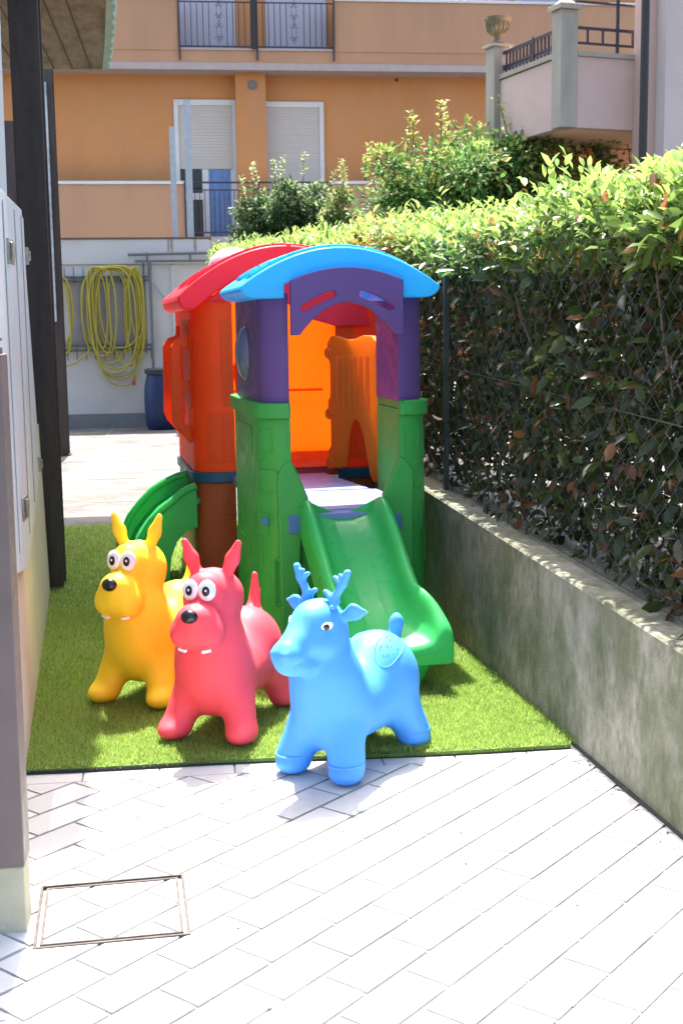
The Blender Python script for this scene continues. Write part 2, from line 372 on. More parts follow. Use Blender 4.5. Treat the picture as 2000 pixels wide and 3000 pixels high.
# ---- artificial turf
xsr = np.linspace(-1.0, 1.40, 40)
def turf_poly():
    f_ = [(x, carpet_f(x)) for x in xsr if housex(4.2)-.05 <= x <= wallx(4.1)+.01]
    return f_
front = turf_poly(); N_ = len(front)
back = [(housex(9.45)-.05+(wallx(9.45)+.0-housex(9.45)+.05)*i/(N_-1), 9.45) for i in range(N_)]
tb = MB(); V = []; F = []
for z in (.016, .0): V += [(x, y, z) for x, y in front]
V += [(x, y, .016) for x, y in back]
for i in range(N_-1): F += [(i, i+1, N_+i+1, N_+i), (i, 2*N_+i, 2*N_+i+1, i+1)]
tb.add(V, F); tb.build('turf_base', 'carpet', kind='structure')
ed = MB(); fe = [(x, y, min(1., max(.25, (.35-x)/.5))) for x, y in front]; ed.strip([(x, y-.003, .001) for x, y, k in fe], [(x, y-.003, .001+.0115*k) for x, y, k in fe], [(x, y-.0005, .001+.0115*k) for x, y, k in fe], [(x, y-.0005, .001) for x, y, k in fe])
ed.build('turf_edge', 'rubber', kind='structure')
def blades(n, y0, y1, wd, ht):
    y = RNG.uniform(y0, y1, n); xl = -.50-.0735*(y-3.3)-.03; xr = 1.363-.072*(y-3.3); x = xl+(xr-xl)*RNG.random(n)
    yf = 4.115-.0245*(x-.4)+.0072*np.sin(x*5+.6); ok = y > yf+.001
    near = (y < yf+.014)
    x, y, near = x[ok], y[ok], near[ok]; n = len(x)
    a = RNG.uniform(0, 2*PI, n); lean = RNG.normal(0, .42, n)*ht; la = RNG.uniform(0, 2*PI, n); h = ht*RNG.uniform(.6, 1.15, n)
    dx, dy = np.cos(a)*wd/2, np.sin(a)*wd/2
    lx, ly = np.cos(la)*lean, np.sin(la)*lean-.003
    ly = np.where(near, ly-.012*RNG.random(n), ly); h = np.where(near, h*.7, h); z00 = np.where(near & (RNG.random(n) < .5), .004, .0165)
    V = np.zeros((n, 4, 3)); z0 = z00
    V[:, 0] = np.stack([x-dx, np.where(z00 < .01, np.minimum(y, 9)*0+y-.0, y)-dy, z0], 1); V[:, 1] = np.stack([x+dx, y+dy, z0], 1)
    V[:, 2] = np.stack([x+dx*.5+lx, y+dy*.5+ly, z0+h], 1); V[:, 3] = np.stack([x-dx*.5+lx, y-dy*.5+ly, z0+h], 1)
    patch = .5+.5*np.sin(x*2.1+1.3*np.sin(y*1.7))*np.sin(y*3.1+x)
    t = RNG.random(n)[:, None]*.8+.2*patch[:, None]
    c = np.array([.16, .29, .045])*(1-t)+np.array([.50, .66, .17])*t
    dry = RNG.random(n) < .10; c[dry] = np.array([.52, .52, .2])*RNG.uniform(.7, 1.2, (dry.sum(), 1))
    return V.reshape(-1, 3), np.repeat(c, 4, 0), n
VV = []; CC = []; nn = 0
for args in ((95000, 4.02, 5.2, .0024, .017), (60000, 5.2, 6.6, .003, .018), (38000, 6.6, 9.44, .0045, .02)):
    v, c, n = blades(*args); VV.append(v); CC.append(c); nn += n
raw('grass', np.concatenate(VV), np.arange(nn*4).reshape(-1, 4), 'grass', np.concatenate(CC), kind='stuff')

# ================================================================ RIGHT: low wall, fence, hedge
def wtop(y): return .398+.041*y
WY0, WY1 = 2.6, 18.6; WT = .22
rw = MB(); ys = np.linspace(WY0, WY1, 60)
A = [(wallx(y), y, -.02) for y in ys]; B = [(wallx(y), y, wtop(y)-.008) for y in ys]
B2 = [(wallx(y)+.008, y, wtop(y)) for y in ys]; C2 = [(wallx(y)+WT, y, wtop(y)) for y in ys]; D2 = [(wallx(y)+WT, y, -.02) for y in ys]
n = len(ys); V = A+B+B2+C2+D2; F = []
for r in range(4): F += [(r*n+i, r*n+i+1, (r+1)*n+i+1, (r+1)*n+i) for i in range(n-1)]
F += [(0, n, 2*n, 3*n, 4*n), (n-1, 5*n-1, 4*n-1, 3*n-1, 2*n-1)]
rw.add(V, F)
rwo = rw.build('retaining_wall', 'wall_conc', label='low mossy grey concrete wall running along the right of the turf and paving', cat='wall')
# dark wavy strip where the wall meets the ground
gm = MB(); gm.strip([(wallx(y)-.012-.004*math.sin(y*31), y, .0012) for y in ys], [(wallx(y)-.002, y, .009) for y in ys], [(wallx(y)+.004, y, .009) for y in ys], [(wallx(y)+.004, y, .0012) for y in ys])
gm.build('foot_strip', mat('dark_foot_strip', (.035, .038, .03), .95, var=.4, vscale=30), rwo)
# neighbour's ground behind the wall
MB().box((0, 0, 0), (1, 1, 1)); ng = MB()
ng.add([(wallx(2)+WT, 1, .42), (16, 1, .42), (16, 22, .60), (wallx(18.6)+WT, 18.6, .60)], [(0, 1, 2, 3)])
ng.build('neighbour_ground', 'concrete_floor', kind='structure')

FX = lambda y: wallx(y)+.112            # fence plane
fence = empty('chain_link_fence', (FX(5), 5, wtop(5)), label='dark chain-link fence standing on the low concrete wall in front of the hedge', cat='fence')
FH = 1.16
def fence_mesh():
    s = .055; V = []; F = []; r = .0013
    y0, y1 = 3.0, 9.6; ncol = int((y1-y0)/s)
    rows = int(FH/s)
    seg = []
    for i in range(ncol):
        for j in range(rows):
            ya, yb = y0+i*s, y0+(i+1)*s; za, zb = j*s, (j+1)*s
            if (i+j) % 2: seg.append((ya, za, yb, zb))
            else: seg.append((ya, zb, yb, za))
    S = np.array(seg)
    y = S[:, [0, 2]]; z = S[:, [1, 3]]
    jy = .006*np.sin(y*41+z*13)+.004*np.sin(z*57+y*7); jz = .005*np.sin(y*23+z*31); y = y+jy; z = z+jz
    x = 1.363-.072*(y-3.3)+.112+.008*np.sin(y*2.3)*np.sin(z*2)+.004*np.array([[1, -1]])
    zz = z+.398+.041*y+.015
    P0 = np.stack([x[:, 0], y[:, 0], zz[:, 0]], 1); P1 = np.stack([x[:, 1], y[:, 1], zz[:, 1]], 1)
    n = len(P0); a = np.array([1, 0, 0.])*r; t = P1-P0; t /= np.linalg.norm(t, axis=1)[:, None]; b = np.cross(t, [1, 0, 0])*r
    offs = [a, -a*.5+b*.87, -a*.5-b*.87]
    V = np.stack([P0+offs[0], P0+offs[1], P0+offs[2], P1+offs[0], P1+offs[1], P1+offs[2]], 1).reshape(-1, 3)
    base = np.arange(n)[:, None]*6
    F = np.concatenate([base+np.array([[0, 1, 4, 3]]), base+np.array([[1, 2, 5, 4]]), base+np.array([[2, 0, 3, 5]])])
    return V, F
v, f_ = fence_mesh(); rel(raw('wire_mesh', v, f_, 'wire'), fence)
tw = MB()
for hz in (.02, .6, FH): tw.tube([(FX(y)-.004, y, wtop(y)+hz) for y in np.linspace(2.8, 14, 20)], .0022, 5)
rel(tw.build('tension_wire', 'wire'), fence)
for y in (2.9, 6.12, 9.4, 12.6):
    p = MB(); p.box((FX(y)-.024, y-.02, wtop(y)), (FX(y)+.0, y+.02, wtop(y)+FH+.03)); rel(p.build('post', 'post_green', bevel=.003), fence)

def leaves(P, D, Nn, L, W, col, fold=.18, curl=.12):
    """P base points, D leaf directions, Nn approximate normals, arrays"""
    n = len(P); D = D/np.linalg.norm(D, axis=1)[:, None]
    S = np.cross(D, Nn); S /= np.maximum(np.linalg.norm(S, axis=1)[:, None], 1e-6); U = np.cross(S, D)
    t = np.array([[0, 0, 0], [.28, .42, fold*.6], [.62, .46, fold], [1, 0, -curl], [.62, -.46, fold], [.28, -.42, fold*.6], [.5, 0, 0]])
    L = L[:, None, None]; W = W[:, None, None]
    V = P[:, None]+D[:, None]*t[None, :, 0:1]*L+S[:, None]*t[None, :, 1:2]*W+U[:, None]*(t[None, :, 2:3]*W-(t[None, :, 0:1]**2)*curl*L)
    tri = np.array([[6, 0, 1], [6, 1, 2], [6, 2, 3], [6, 3, 4], [6, 4, 5], [6, 5, 0]])
    F = (np.arange(n)[:, None, None]*7+tri[None]).reshape(-1, 3)
    return V.reshape(-1, 3), F, np.repeat(col, 7, 0)
def rnd(n, s=1.): 
    v = RNG.normal(0, 1, (n, 3)); return v/np.linalg.norm(v, axis=1)[:, None]*s
HT = lambda y: 1.60+.047*y                 # hedge top height over y
def hx(y): return 1.363-.072*(y-3.3)+.112
def hedge_leaves():
    out = []
    # hanging leaves of the face, shade put into their dark greens
    for n, d0, d1, far in ((17000, .012, .12, 0), (27000, .12, .78, 0)):
        y = 2.9+(17.8-2.9)*RNG.random(n)**1.75; h = RNG.random(n); h = np.where(RNG.random(n) < .25, h**.6, h)
        zb = .398+.041*y+.0; zt = 1.60+.047*y
        thin = RNG.random(n) < np.clip(.35+h/.10, 0, 1)
        y, h, zb, zt = y[thin], h[thin], zb[thin], zt[thin]; n = len(y)
        z = zb+(zt-zb)*h; dep = d0+(d1-d0)*RNG.random(n)
        dep += .05*np.sin(y*3.1)*np.sin(z*4)+np.where(h > .86, -.05*(h-.86)/.14, 0)
        x = hx(y)+dep
        P = np.stack([x, y, z], 1); D = rnd(n)*.95+np.array([-.25, -.1, -.55]); Nn = rnd(n)*1.0+np.array([-.6, -.2, .35])
        L = RNG.uniform(.03, .09, n)*np.clip(.9+.02*y, .9, 1.3); W = L*RNG.uniform(.36, .5, n)
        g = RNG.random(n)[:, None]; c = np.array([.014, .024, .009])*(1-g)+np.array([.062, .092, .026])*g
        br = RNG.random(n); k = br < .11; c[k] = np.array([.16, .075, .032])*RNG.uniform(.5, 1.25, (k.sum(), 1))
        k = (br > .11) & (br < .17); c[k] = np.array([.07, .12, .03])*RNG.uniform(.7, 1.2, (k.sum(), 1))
        k = (h > .87); c[k] = c[k]*2.2+np.array([.03, .05, .0])  # upper face leaves coloured lighter, standing in for light reaching in
        out.append(leaves(P, D, Nn, L, W, c))
    # top growth, upright young leaves in whorls on shoots
    n = 6200; y = 3.0+(18.2-3.0)*RNG.random(n)**1.6; wid = .95
    x = hx(y)+RNG.uniform(-.035, wid, n); zt = 1.60+.047*y+.05*np.sin(y*2.2+x*3)*1.0+.02*np.sin(y*7)
    dome = 1-((x-hx(y)-wid*.45)/(wid*.6))**2; zt = zt+.05*dome+np.maximum(0, RNG.normal(0, .045, n))+np.where(y < 5, .03, 0)
    m_ = 7
    X = np.repeat(x, m_); Y = np.repeat(y, m_); Z = np.repeat(zt, m_)-np.tile(np.linspace(.0, .17, m_), n)
    N2 = n*m_; ang = RNG.uniform(0, 2*PI, N2); up = np.tile(np.linspace(1.3, .15, m_), n)
    D = np.stack([np.cos(ang), np.sin(ang), up+RNG.normal(0, .5, N2)], 1); Nn = np.stack([-np.cos(ang)*.6, -np.sin(ang)*.6, 1+0*ang], 1)+rnd(N2)*.6
    P = np.stack([X+RNG.normal(0, .012, N2), Y+RNG.normal(0, .012, N2), Z], 1)
    L = RNG.uniform(.035, .085, N2)*np.tile(np.linspace(.85, 1.1, m_), n); W = L*RNG.uniform(.34, .46, N2)
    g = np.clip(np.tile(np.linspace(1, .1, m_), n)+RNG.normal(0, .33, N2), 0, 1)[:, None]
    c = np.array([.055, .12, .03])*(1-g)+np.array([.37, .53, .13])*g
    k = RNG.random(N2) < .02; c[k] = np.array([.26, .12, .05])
    out.append(leaves(P, D, Nn, L, W, c, fold=.25, curl=.08))
    V = []; F = []; C_ = []; b = 0
    for v, f, c in out: V.append(v); F.append(f+b); C_.append(c); b += len(v)
    return np.concatenate(V), np.concatenate(F), np.concatenate(C_)
hedge = empty('hedge', (hx(6)+.4, 6, wtop(6)), label='long tall clipped hedge behind the chain-link fence, bright green on top and dark below', cat='hedge')
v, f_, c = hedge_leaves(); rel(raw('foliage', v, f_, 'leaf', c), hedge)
tg_ = MB()
for i in range(150):
    y = 3+13*random.random()**1.5; x = float(hx(y))+random.uniform(.12, .6); z = wtop(y)-.02; p = [(x, y, z)]
    dx, dy = random.gauss(0, .035), random.gauss(0, .05)
    for k in range(5): z += (HT(y)-.10-wtop(y))/5; x += dx+random.gauss(0, .02); y += dy+random.gauss(0, .03); p.append((max(x, float(hx(y))+.02), y, z))
    tg_.tube(p, [.004+.006*random.random()*(1-.14*k) for k in range(6)], 5)
rel(tg_.build('branches', 'bark'), hedge)

# ================================================================ TREES / SHRUBS
def crown(center, R, n, c1, c2, tip, L0, seed, flat=.8, holes=.0, shoots=0, clumps=26):
    rg = np.random.default_rng(seed)
    cc = rg.normal(0, 1, (clumps, 3)); cc /= np.linalg.norm(cc, axis=1)[:, None]; cc *= rg.uniform(.25, .95, (clumps, 1))
    cc = np.array(center)+cc*np.array(R); cr = rg.uniform(.22, .42, clumps)*min(R)
    k = rg.integers(0, clumps, n); d = rg.normal(0, 1, (n, 3)); d /= np.linalg.norm(d, axis=1)[:, None]
    rad = rg.random(n)**.5; P = cc[k]+d*(cr[k]*rad)[:, None]*np.array([1, 1, flat])
    D = d+rg.normal(0, .5, (n, 3))+np.array([0, 0, .1]); Nn = rg.normal(0, .5, (n, 3))+np.array([0, 0, 1])
    L = rg.uniform(.7, 1.3, n)*L0; W = L*rg.uniform(.45, .6, n)
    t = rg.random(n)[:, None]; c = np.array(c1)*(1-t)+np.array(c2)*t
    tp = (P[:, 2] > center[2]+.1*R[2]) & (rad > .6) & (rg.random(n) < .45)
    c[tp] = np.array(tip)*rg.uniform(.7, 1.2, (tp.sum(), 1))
    parts = [(P, D, Nn, L, W, c)]; sh = []
    for s in range(shoots):
        a = rg.uniform(-.95, .95); b = np.array([center[0]+a*R[0], center[1]+rg.uniform(-.5, .5)*R[1], center[2]+R[2]*(.75*math.sqrt(1-a*a))])
        h = rg.uniform(.2, .45)*R[2]*.8+.1; m = 26; tt = np.linspace(0, 1, m)
        lean = rg.normal(0, .12, 2)
        Pp = b+np.stack([lean[0]*tt*h, lean[1]*tt*h, tt*h], 1)+rg.normal(0, .012, (m, 3)); an = rg.uniform(0, 2*PI, m)
        Dd = np.stack([np.cos(an), np.sin(an), .6+0*an], 1); cc_ = np.array(tip)*rg.uniform(.8, 1.4, (m, 1))
        parts.append((Pp, Dd, rg.normal(0, .4, (m, 3))+np.array([0, 0, 1]), np.full(m, L0*.9), np.full(m, L0*.45), cc_)); sh.append((b, b+np.array([lean[0]*h, lean[1]*h, h])))
    V = []; F = []; C_ = []; o = 0
    for p in parts:
        v, f, c = leaves(*p); V.append(v); F.append(f+o); C_.append(c); o += len(v)
    return np.concatenate(V), np.concatenate(F), np.concatenate(C_), cc, sh
def tree(name, base, center, R, n, c1, c2, tip, L0, seed, label, cat, shoots=0, trunk_r=.05, clumps=26):
    t = empty(name, base, label=label, cat=cat)
    v, f, c, cc, sh = crown(center, R, n, c1, c2, tip, L0, seed, shoots=shoots, clumps=clumps)
    rel(raw('crown', v, f, 'leaf_tree', c), t)
    m = MB(); fork = Vector((base[0]+(center[0]-base[0])*.4, base[1]+(center[1]-base[1])*.4, base[2]+(center[2]-base[2])*.45))
    m.tube([base, (Vector(base)+fork)/2+Vector((.02, 0, 0)), fork], [trunk_r*1.3, trunk_r, trunk_r*.8], 8)
    for q in cc[::2]:
        q = Vector(q); mid = (fork*1.2+q*.8)/2+Vector((0, 0, -.05)); m.tube([fork, mid, q], [trunk_r*.55, trunk_r*.35, trunk_r*.12], 6)
    for a, b in sh: m.tube([a-np.array([0, 0, .1]), b], [.008, .003], 4)
    rel(m.build('trunk', 'bark', smooth=True), t); return t
a = atY(665, 480, 17.3)
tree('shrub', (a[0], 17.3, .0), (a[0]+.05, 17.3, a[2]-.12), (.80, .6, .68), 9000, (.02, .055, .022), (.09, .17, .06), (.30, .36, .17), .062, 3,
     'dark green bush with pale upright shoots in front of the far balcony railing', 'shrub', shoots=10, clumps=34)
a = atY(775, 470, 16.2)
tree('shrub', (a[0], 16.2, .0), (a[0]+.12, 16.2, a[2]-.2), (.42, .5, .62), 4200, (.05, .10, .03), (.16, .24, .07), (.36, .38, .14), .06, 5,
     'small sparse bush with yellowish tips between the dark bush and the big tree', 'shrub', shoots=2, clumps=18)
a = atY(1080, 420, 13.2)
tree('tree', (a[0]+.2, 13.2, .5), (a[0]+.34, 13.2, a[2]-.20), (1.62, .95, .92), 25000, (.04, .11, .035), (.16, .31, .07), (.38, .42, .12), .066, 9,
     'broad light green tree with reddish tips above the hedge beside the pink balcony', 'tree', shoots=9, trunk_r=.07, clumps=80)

# ================================================================ LEFT HOUSE
hs = empty('house', (-1.2, 6, 0), label='cream and pale house wall on the left edge under a projecting roof', cat='house')
m = MB(); zt = 3.6
ysh = [3.3, 5.05]
m.hexa([(housex(3.3)-.06-.002, 3.06, -.02), (-3, 3.06, -.02), (-3, 5.07, -.02), (housex(5.07)-.04, 5.07, -.02)][::-1], [(housex(3.3)-.062, 3.06, 3.6), (-3, 3.06, 3.6), (-3, 5.07, 3.6), (housex(5.07)-.0, 5.07, 3.6)][::-1])
rel(m.build('pier', 'panelwhite'), hs)
m = MB(); yb = 7.06
m.hexa([(housex(3.08)-.0, 3.10, -.02), (housex(3.08)-.055, 3.10, -.02), (housex(yb)-.06, yb, -.02), (housex(yb), yb, -.02)], [(housex(3.08)-.02, 3.10, .95), (housex(3.08)-.055, 3.10, .95), (housex(yb)-.06, yb, .95), (housex(yb)-.02, yb, .95)])
rel(m.build('wall', 'cream', bevel=.004), hs)
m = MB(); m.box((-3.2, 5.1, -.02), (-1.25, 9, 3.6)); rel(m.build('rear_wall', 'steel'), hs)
# roof slab: soffit of shuttered concrete, edge with weathered tiles
ZR = 3.74
e1 = (-.648, 11.94); e2 = (-.47, 9.48); e3 = (-.395, 5.40)
rp = [(-4.2, 5.40), e3, (-.41, 8.2), e2, (-.55, 10.7), e1, (-4.2, 11.94)]
m = MB(); m.prism(rp, ZR, ZR+.16, 'z'); roof = rel(m.build('roof', 'board'), hs)
m = MB()
for k in range(7): x = -.75-.16*k; m.box((x, 5.45, ZR-.004), (x+.012, 11.9, ZR-.0005))
rel(m.build('board_seam', mat('seam_dark', (.06, .05, .035), .9)), roof); 
bpy.data.objects['board_seam'].parent = roof; bpy.data.objects['board_seam'].matrix_parent_inverse = Matrix.Identity(4)
m = MB(); edge = [e3, (-.41, 8.2), e2, (-.55, 10.7), e1]
L_ = []
for (xa, ya), (xb, yb_) in zip(edge[:-1], edge[1:]):
    k = max(1, int(math.hypot(xb-xa, yb_-ya)/.05)); L_ += [(xa+(xb-xa)*i/k, ya+(yb_-ya)*i/k) for i in range(k)]
L_.append(e1)
ph = [.022*abs(math.sin(i*PI/6.0))+.004*math.sin(i*1.7) for i in range(len(L_))]
m.strip([(x+.001, y, ZR-.012) for x, y in L_], [(x+.001, y, ZR+.10) for x, y in L_], [(x+.07+p, y, ZR+.12) for (x, y), p in zip(L_, ph)], [(x+.05+p, y, ZR+.02) for (x, y), p in zip(L_, ph)])
gt = m.build('gutter', 'verdigris', smooth='auto'); gt.parent = roof; gt.matrix_parent_inverse = Matrix.Identity(4)
# note: children of roof keep world coordinates because roof carries only the parent inverse of the house

# steel posts
def post(y, xr, wdt, h, lab, extra=False):
    t = empty('steel_post', (xr-wdt/2, y, 0), label=lab, cat='post', group='dark steel posts by the left house')
    # rolled H section
    m = MB(); d = .16; x0 = xr-wdt
    m.box((x0, y, 0), (xr, y+.012, h)); m.box((x0, y+d-.012, 0), (xr, y+d, h)); m.box((xr-.058, y+.0125, 0), (xr-.046, y+d-.0125, h))
    rel(m.build('shaft', 'steel', bevel=.003), t)
    m = MB(); m.box((x0-.02, y-.02, .0), (xr+.02, y+d+.02, .012)); rel(m.build('base_plate', 'steel'), t)
    return t
post(7.14, -.708, .155, 3.73, 'near dark brown steel post standing at the corner of the turf beside the cream wall')
t = post(15.1, -1.372, .30, 4.6, 'far dark brown steel post with a shiny strip, standing on the concrete yard')
m = MB(); m.box((-1.50, 15.06, 1.55), (-1.44, 15.098, 4.2)); rel(m.build('plastic_strip', mat('shiny_strip', (.42, .46, .48), .2, var=.4, vscale=4)), t)
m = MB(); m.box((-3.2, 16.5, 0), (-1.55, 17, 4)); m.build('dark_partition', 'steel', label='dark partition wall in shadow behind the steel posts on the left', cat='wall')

# metal shutter door hanging on the house wall
def hw(px, py, x0, y0, s):
    d = _ray(px, py); t_ = (x0-s*y0)/(d[0]-s*d[1]); return CAM+d*t_
sh = empty('metal_shutter', (-.6, 4.8, 1.3), label='pale folded metal shutter panel with small latches on the left house wall', cat='shutter')
pts = [(3.12, 1.84), (4.077, 1.886), (5.709, 1.968), (6.449, .871), (6.408, .756), (5.466, .645), (4.669, .59), (3.897, .718), (3.12, .72)]
def shp(yv, zv, off=0.): return (-.6-.08*(yv-4.8)+off, yv, zv)
n = len(pts); V = [shp(y, z) for y, z in pts]+[shp(y, z, -.03) for y, z in pts]
m = MB().add(V, [tuple(range(n)), tuple(range(n, 2*n))[::-1]]+[((i+1) % n, i, i+n, (i+1) % n+n) for i in range(n)])
rel(m.build('panel', 'panelwhite', bevel=.006), sh)
for yv, zq in ((4.15, (.74, 1.86)), (4.95, (.68, 1.90)), (5.55, (.72, 1.93))):
    m = MB(); m.strip([shp(yv, z, .0005) for z in zq], [shp(yv, z, .006) for z in zq], [shp(yv+.16, z, .006) for z in zq], [shp(yv+.16, z, .0005) for z in zq])
    rel(m.build('fold', 'panelwhite', bevel=.004), sh)
def latch(px, py):
    p = hw(px, py, -.583, 4.8, -.08); m = MB(); x, y, z = p
    m.box((x-.006, y-.07, z-.04), (x, y+.07, z+.04)); m.box((x, y-.03, z-.03), (x+.008, y+.02, z+.03)); m.tube([(x+.008, y-.055, z-.026), (x+.008, y-.055, z+.026)], .005, 8)
    m.box((x, y+.035, z-.02), (x+.006, y+.055, z+.02))
    rel(m.build('latch', 'latch', bevel=.002), sh)
latch(27, 578); latch(61, 1166)
def latch2(px, py):
    p = hw(px, py, -.583, 4.8, -.08); m = MB(); x, y, z = p
    m.box((x, y-.01, z-.035), (x+.012, y+.02, z+.035)); m.tube([(x+.015, y+.005, z-.02), (x+.015, y+.005, z+.02)], .006, 8)
    rel(m.build('hinge', 'latch', bevel=.002), sh)
latch2(59, 588); latch2(88, 1066)

# foreground brown cover on a stone plinth
t = empty('boxed_pillar', (-.52, 3.02, 0), label='brown metal clad pillar on a pale stone plinth at the left front edge', cat='pillar')
zp = float(atY(30, 1992, 3.0)[2])
m = MB(); m.box((-.66, 3.0, -.01), (-.424, 3.10, zp)); rel(m.build('plinth', 'plinth', bevel=.004), t)
xa = float(atY(57, 1980, 2.995)[0]); xb = float(atY(4, 830, 2.995)[0])
m = MB(); m.hexa([(-.66, 2.992, zp+.002), (xa, 2.992, zp+.002), (xa, 3.098, zp+.002), (-.66, 3.098, zp+.002)], [(-.66, 2.992, 1.40), (xb, 2.992, 1.40), (xb, 3.098, 1.40), (-.66, 3.098, 1.40)])
rel(m.build('cladding', 'brownpanel', bevel=.003), t)
m = MB(); m.tube([(xb-.035, 3.04, 1.38), (xb-.035, 3.04, 1.62)], .026, 14); m.tube([(xb-.035, 3.04, 1.395), (xb-.035, 3.04, 1.415)], .033, 14); m.tube([(xb-.035, 3.04, 1.43), (xb-.035, 3.04, 1.437)], .033, 14)
rel(m.build('pipe', 'brownpanel', smooth='auto'), t)

# ================================================================ BACK YARD WALL AND THINGS ON IT
YW = 19.4
t = empty('yard_wall', (-.8, YW+.1, 0), label='white rendered yard wall with a grey base below the orange building', cat='wall')
m = MB(); m.box((-4, YW+.02, -.02), (.40, YW+.30, 2.40)); rel(m.build('lower_wall', 'yardwhite'), t)
m = MB(); m.box((-4, YW-.01, 2.403), (.42, YW+.33, 2.765)); rel(m.build('upper_band', 'yardwhite', bevel=.006), t)
m = MB(); m.box((-4, YW+.0, -.01), (.40, YW+.018, .20)); rel(m.build('base_band', 'greybase'), t)
m = MB(); m.box((-4, YW-.03, 2.767), (.45, YW+.35, 2.79)); rel(m.build('coping', 'rust'), t)
m = MB(); m.box((-1.66, YW+.003, 1.22), (-.54, YW+.018, 2.24)); rel(m.build('recess_panel', mat('grey_panel', (.30, .29, .29), .8, var=.1, vscale=3)), t)
m = MB()
for p in ((-.17, 2.73), (.2, 2.73)):
    for k in range(3): x = p[0]+random.uniform(-.03, .03); m.box((x, YW-.013-.0007*k, 2.55+random.uniform(0, .08)), (x+random.uniform(.012, .03), YW-.0105, 2.76))
rel(m.build('rust_streak', mat('stain', (.36, .31, .24), .9, var=.3)), t)
m = MB(); m.box((-.16, YW-.001, .0), (-.10, YW+.019, 2.39)); rel(m.build('pilaster', 'yardwhite'), t)
for (px, py, Y, h, nm) in ((403, 548, 19.55, 4.394, 'shorter galvanised post on the yard wall, left of the taller one'), (438.5, 548, 19.55, 4.783, 'taller galvanised post on the yard wall in front of the rolled shutter')):
    x = float(atY(px, py, Y)[0]); m = MB(); s_ = .05 if h > 4.5 else .042
    m.box((x-s_, Y-.03, 2.79), (x+s_, Y-.026, h)); m.box((x-s_, Y-.0255, 2.79), (x-s_+.004, Y+.03, h)); m.box((x+s_-.004, Y-.0255, 2.79), (x+s_, Y+.03, h)); m.box((x-.02, Y-.036, 2.79), (x+.02, Y-.0305, h))
    m.build('metal_post', 'galv', label=nm, cat='post', group='galvanised posts on the yard wall')
# hose rack
rk = empty('hose_rack', (-1.1, YW-.05, 1.7), label='grey metal pipe frame with hooks fixed to the white yard wall', cat='rack')
m = MB()
for z in (2.22, 2.17): m.tube([(-1.9, YW-.06, z), (-.50, YW-.06, z)], .018, 8)
for z in (1.22, 1.15): m.tube([(-1.9, YW-.06, z), (-.47, YW-.06, z)], .018, 8)
for x in (-.455, -.56): m.tube([(x, YW-.055, 1.1), (x, YW-.055, 2.42)], .012, 8)
rel(m.build('rail', 'grey_tube', smooth='auto'), rk)
for i in range(11):
    x = -1.84+.135*i
    for z in (2.2, 1.17):
        m = MB(); s = 1 if z > 2 else -1; m.tube([(x, YW-.0, z-.06*s), (x, YW-.10, z-.05*s), (x, YW-.13, z+.16*s)], .006, 6); rel(m.build('hook', 'iron'), rk)
# hoses
def hose_loops(specs, name, lab, tail=None):
    t = empty(name, (specs[0][0], YW-.15, 1.7), label=lab, cat='hose', group='yellow hoses hanging on the yard wall'); m = MB()
    for k, (x0, x1, zt_, zb_, sk) in enumerate(specs):
        pts = []
        for i in range(40):
            a = 2*PI*i/40; c_, s_ = math.cos(a), math.sin(a)
            xx = (x0+x1)/2+(x1-x0)/2*(abs(c_)**.75)*(1 if c_ > 0 else -1)
            ex_ = .55 if s_ > 0 else .95
            zz = (zt_+zb_)/2+(zt_-zb_)/2*(abs(s_)**ex_)*(1 if s_ > 0 else -1)
            xx += sk*(zt_-zz)/(zt_-zb_)+.012*math.sin(3*a+k)
            pts.append((xx, YW-.11-.018*(k % 4)-.03*s_, zz))
        m.tube(pts, .0125, 7, closed=True)
    if tail: m.tube(tail, .0125, 7)
    rel(m.build('coil', 'hose', smooth=True), t); return t
px2 = lambda px, py: (float(atY(px, py, YW-.12)[0]), YW-.13, float(atY(px, py, YW-.12)[2]))
def sp(xl, xr, yt, yb, sk=0): return (px2(xl, 700)[0], px2(xr, 700)[0], px2(200, yt)[2], px2(200, yb)[2], sk)
specs = [sp(185, 322, 618, 812, .02), sp(190, 298, 613, 835), sp(203, 325, 611, 848, -.01), sp(207, 312, 615, 858), sp(210, 328, 612, 866, -.02), sp(216, 318, 614, 873), sp(220, 331, 612, 887, -.015),
         sp(212, 262, 616, 812, .05), sp(222, 290, 620, 823, .05), sp(252, 330, 617, 842, .01), sp(228, 322, 613, 800, .0), sp(200, 250, 614, 818, .05), sp(285, 318, 616, 806, 0), sp(291, 325, 616, 828, .0), sp(205, 240, 616, 800, .06), sp(300, 330, 614, 780, 0)]
hz = hose_loops(specs, 'garden_hose', 'big tangle of yellow garden hose with a red coupling hanging on the rack', tail=[px2(310, 820), px2(309, 845), px2(308, 872)])
p = px2(308, 880); m = MB(); m.tube([(p[0], p[1], p[2]+.04), (p[0], p[1], p[2]-.03)], .022, 10); m.tube([(p[0], p[1], p[2]+.0), (p[0], p[1], p[2]-.012)], .028, 10); rel(m.build('coupling', 'redplug'), hz)
specs = [sp(118, 163, 635, 815, .02), sp(112, 160, 640, 800, .03), sp(105, 165, 632, 790, .01), sp(110, 158, 645, 820, .02)]
hose_loops(specs, 'garden_hose', 'smaller yellow hose coil half hidden behind the far steel post', tail=[px2(150, 842), px2(172, 835), px2(190, 822), px2(207, 803)])
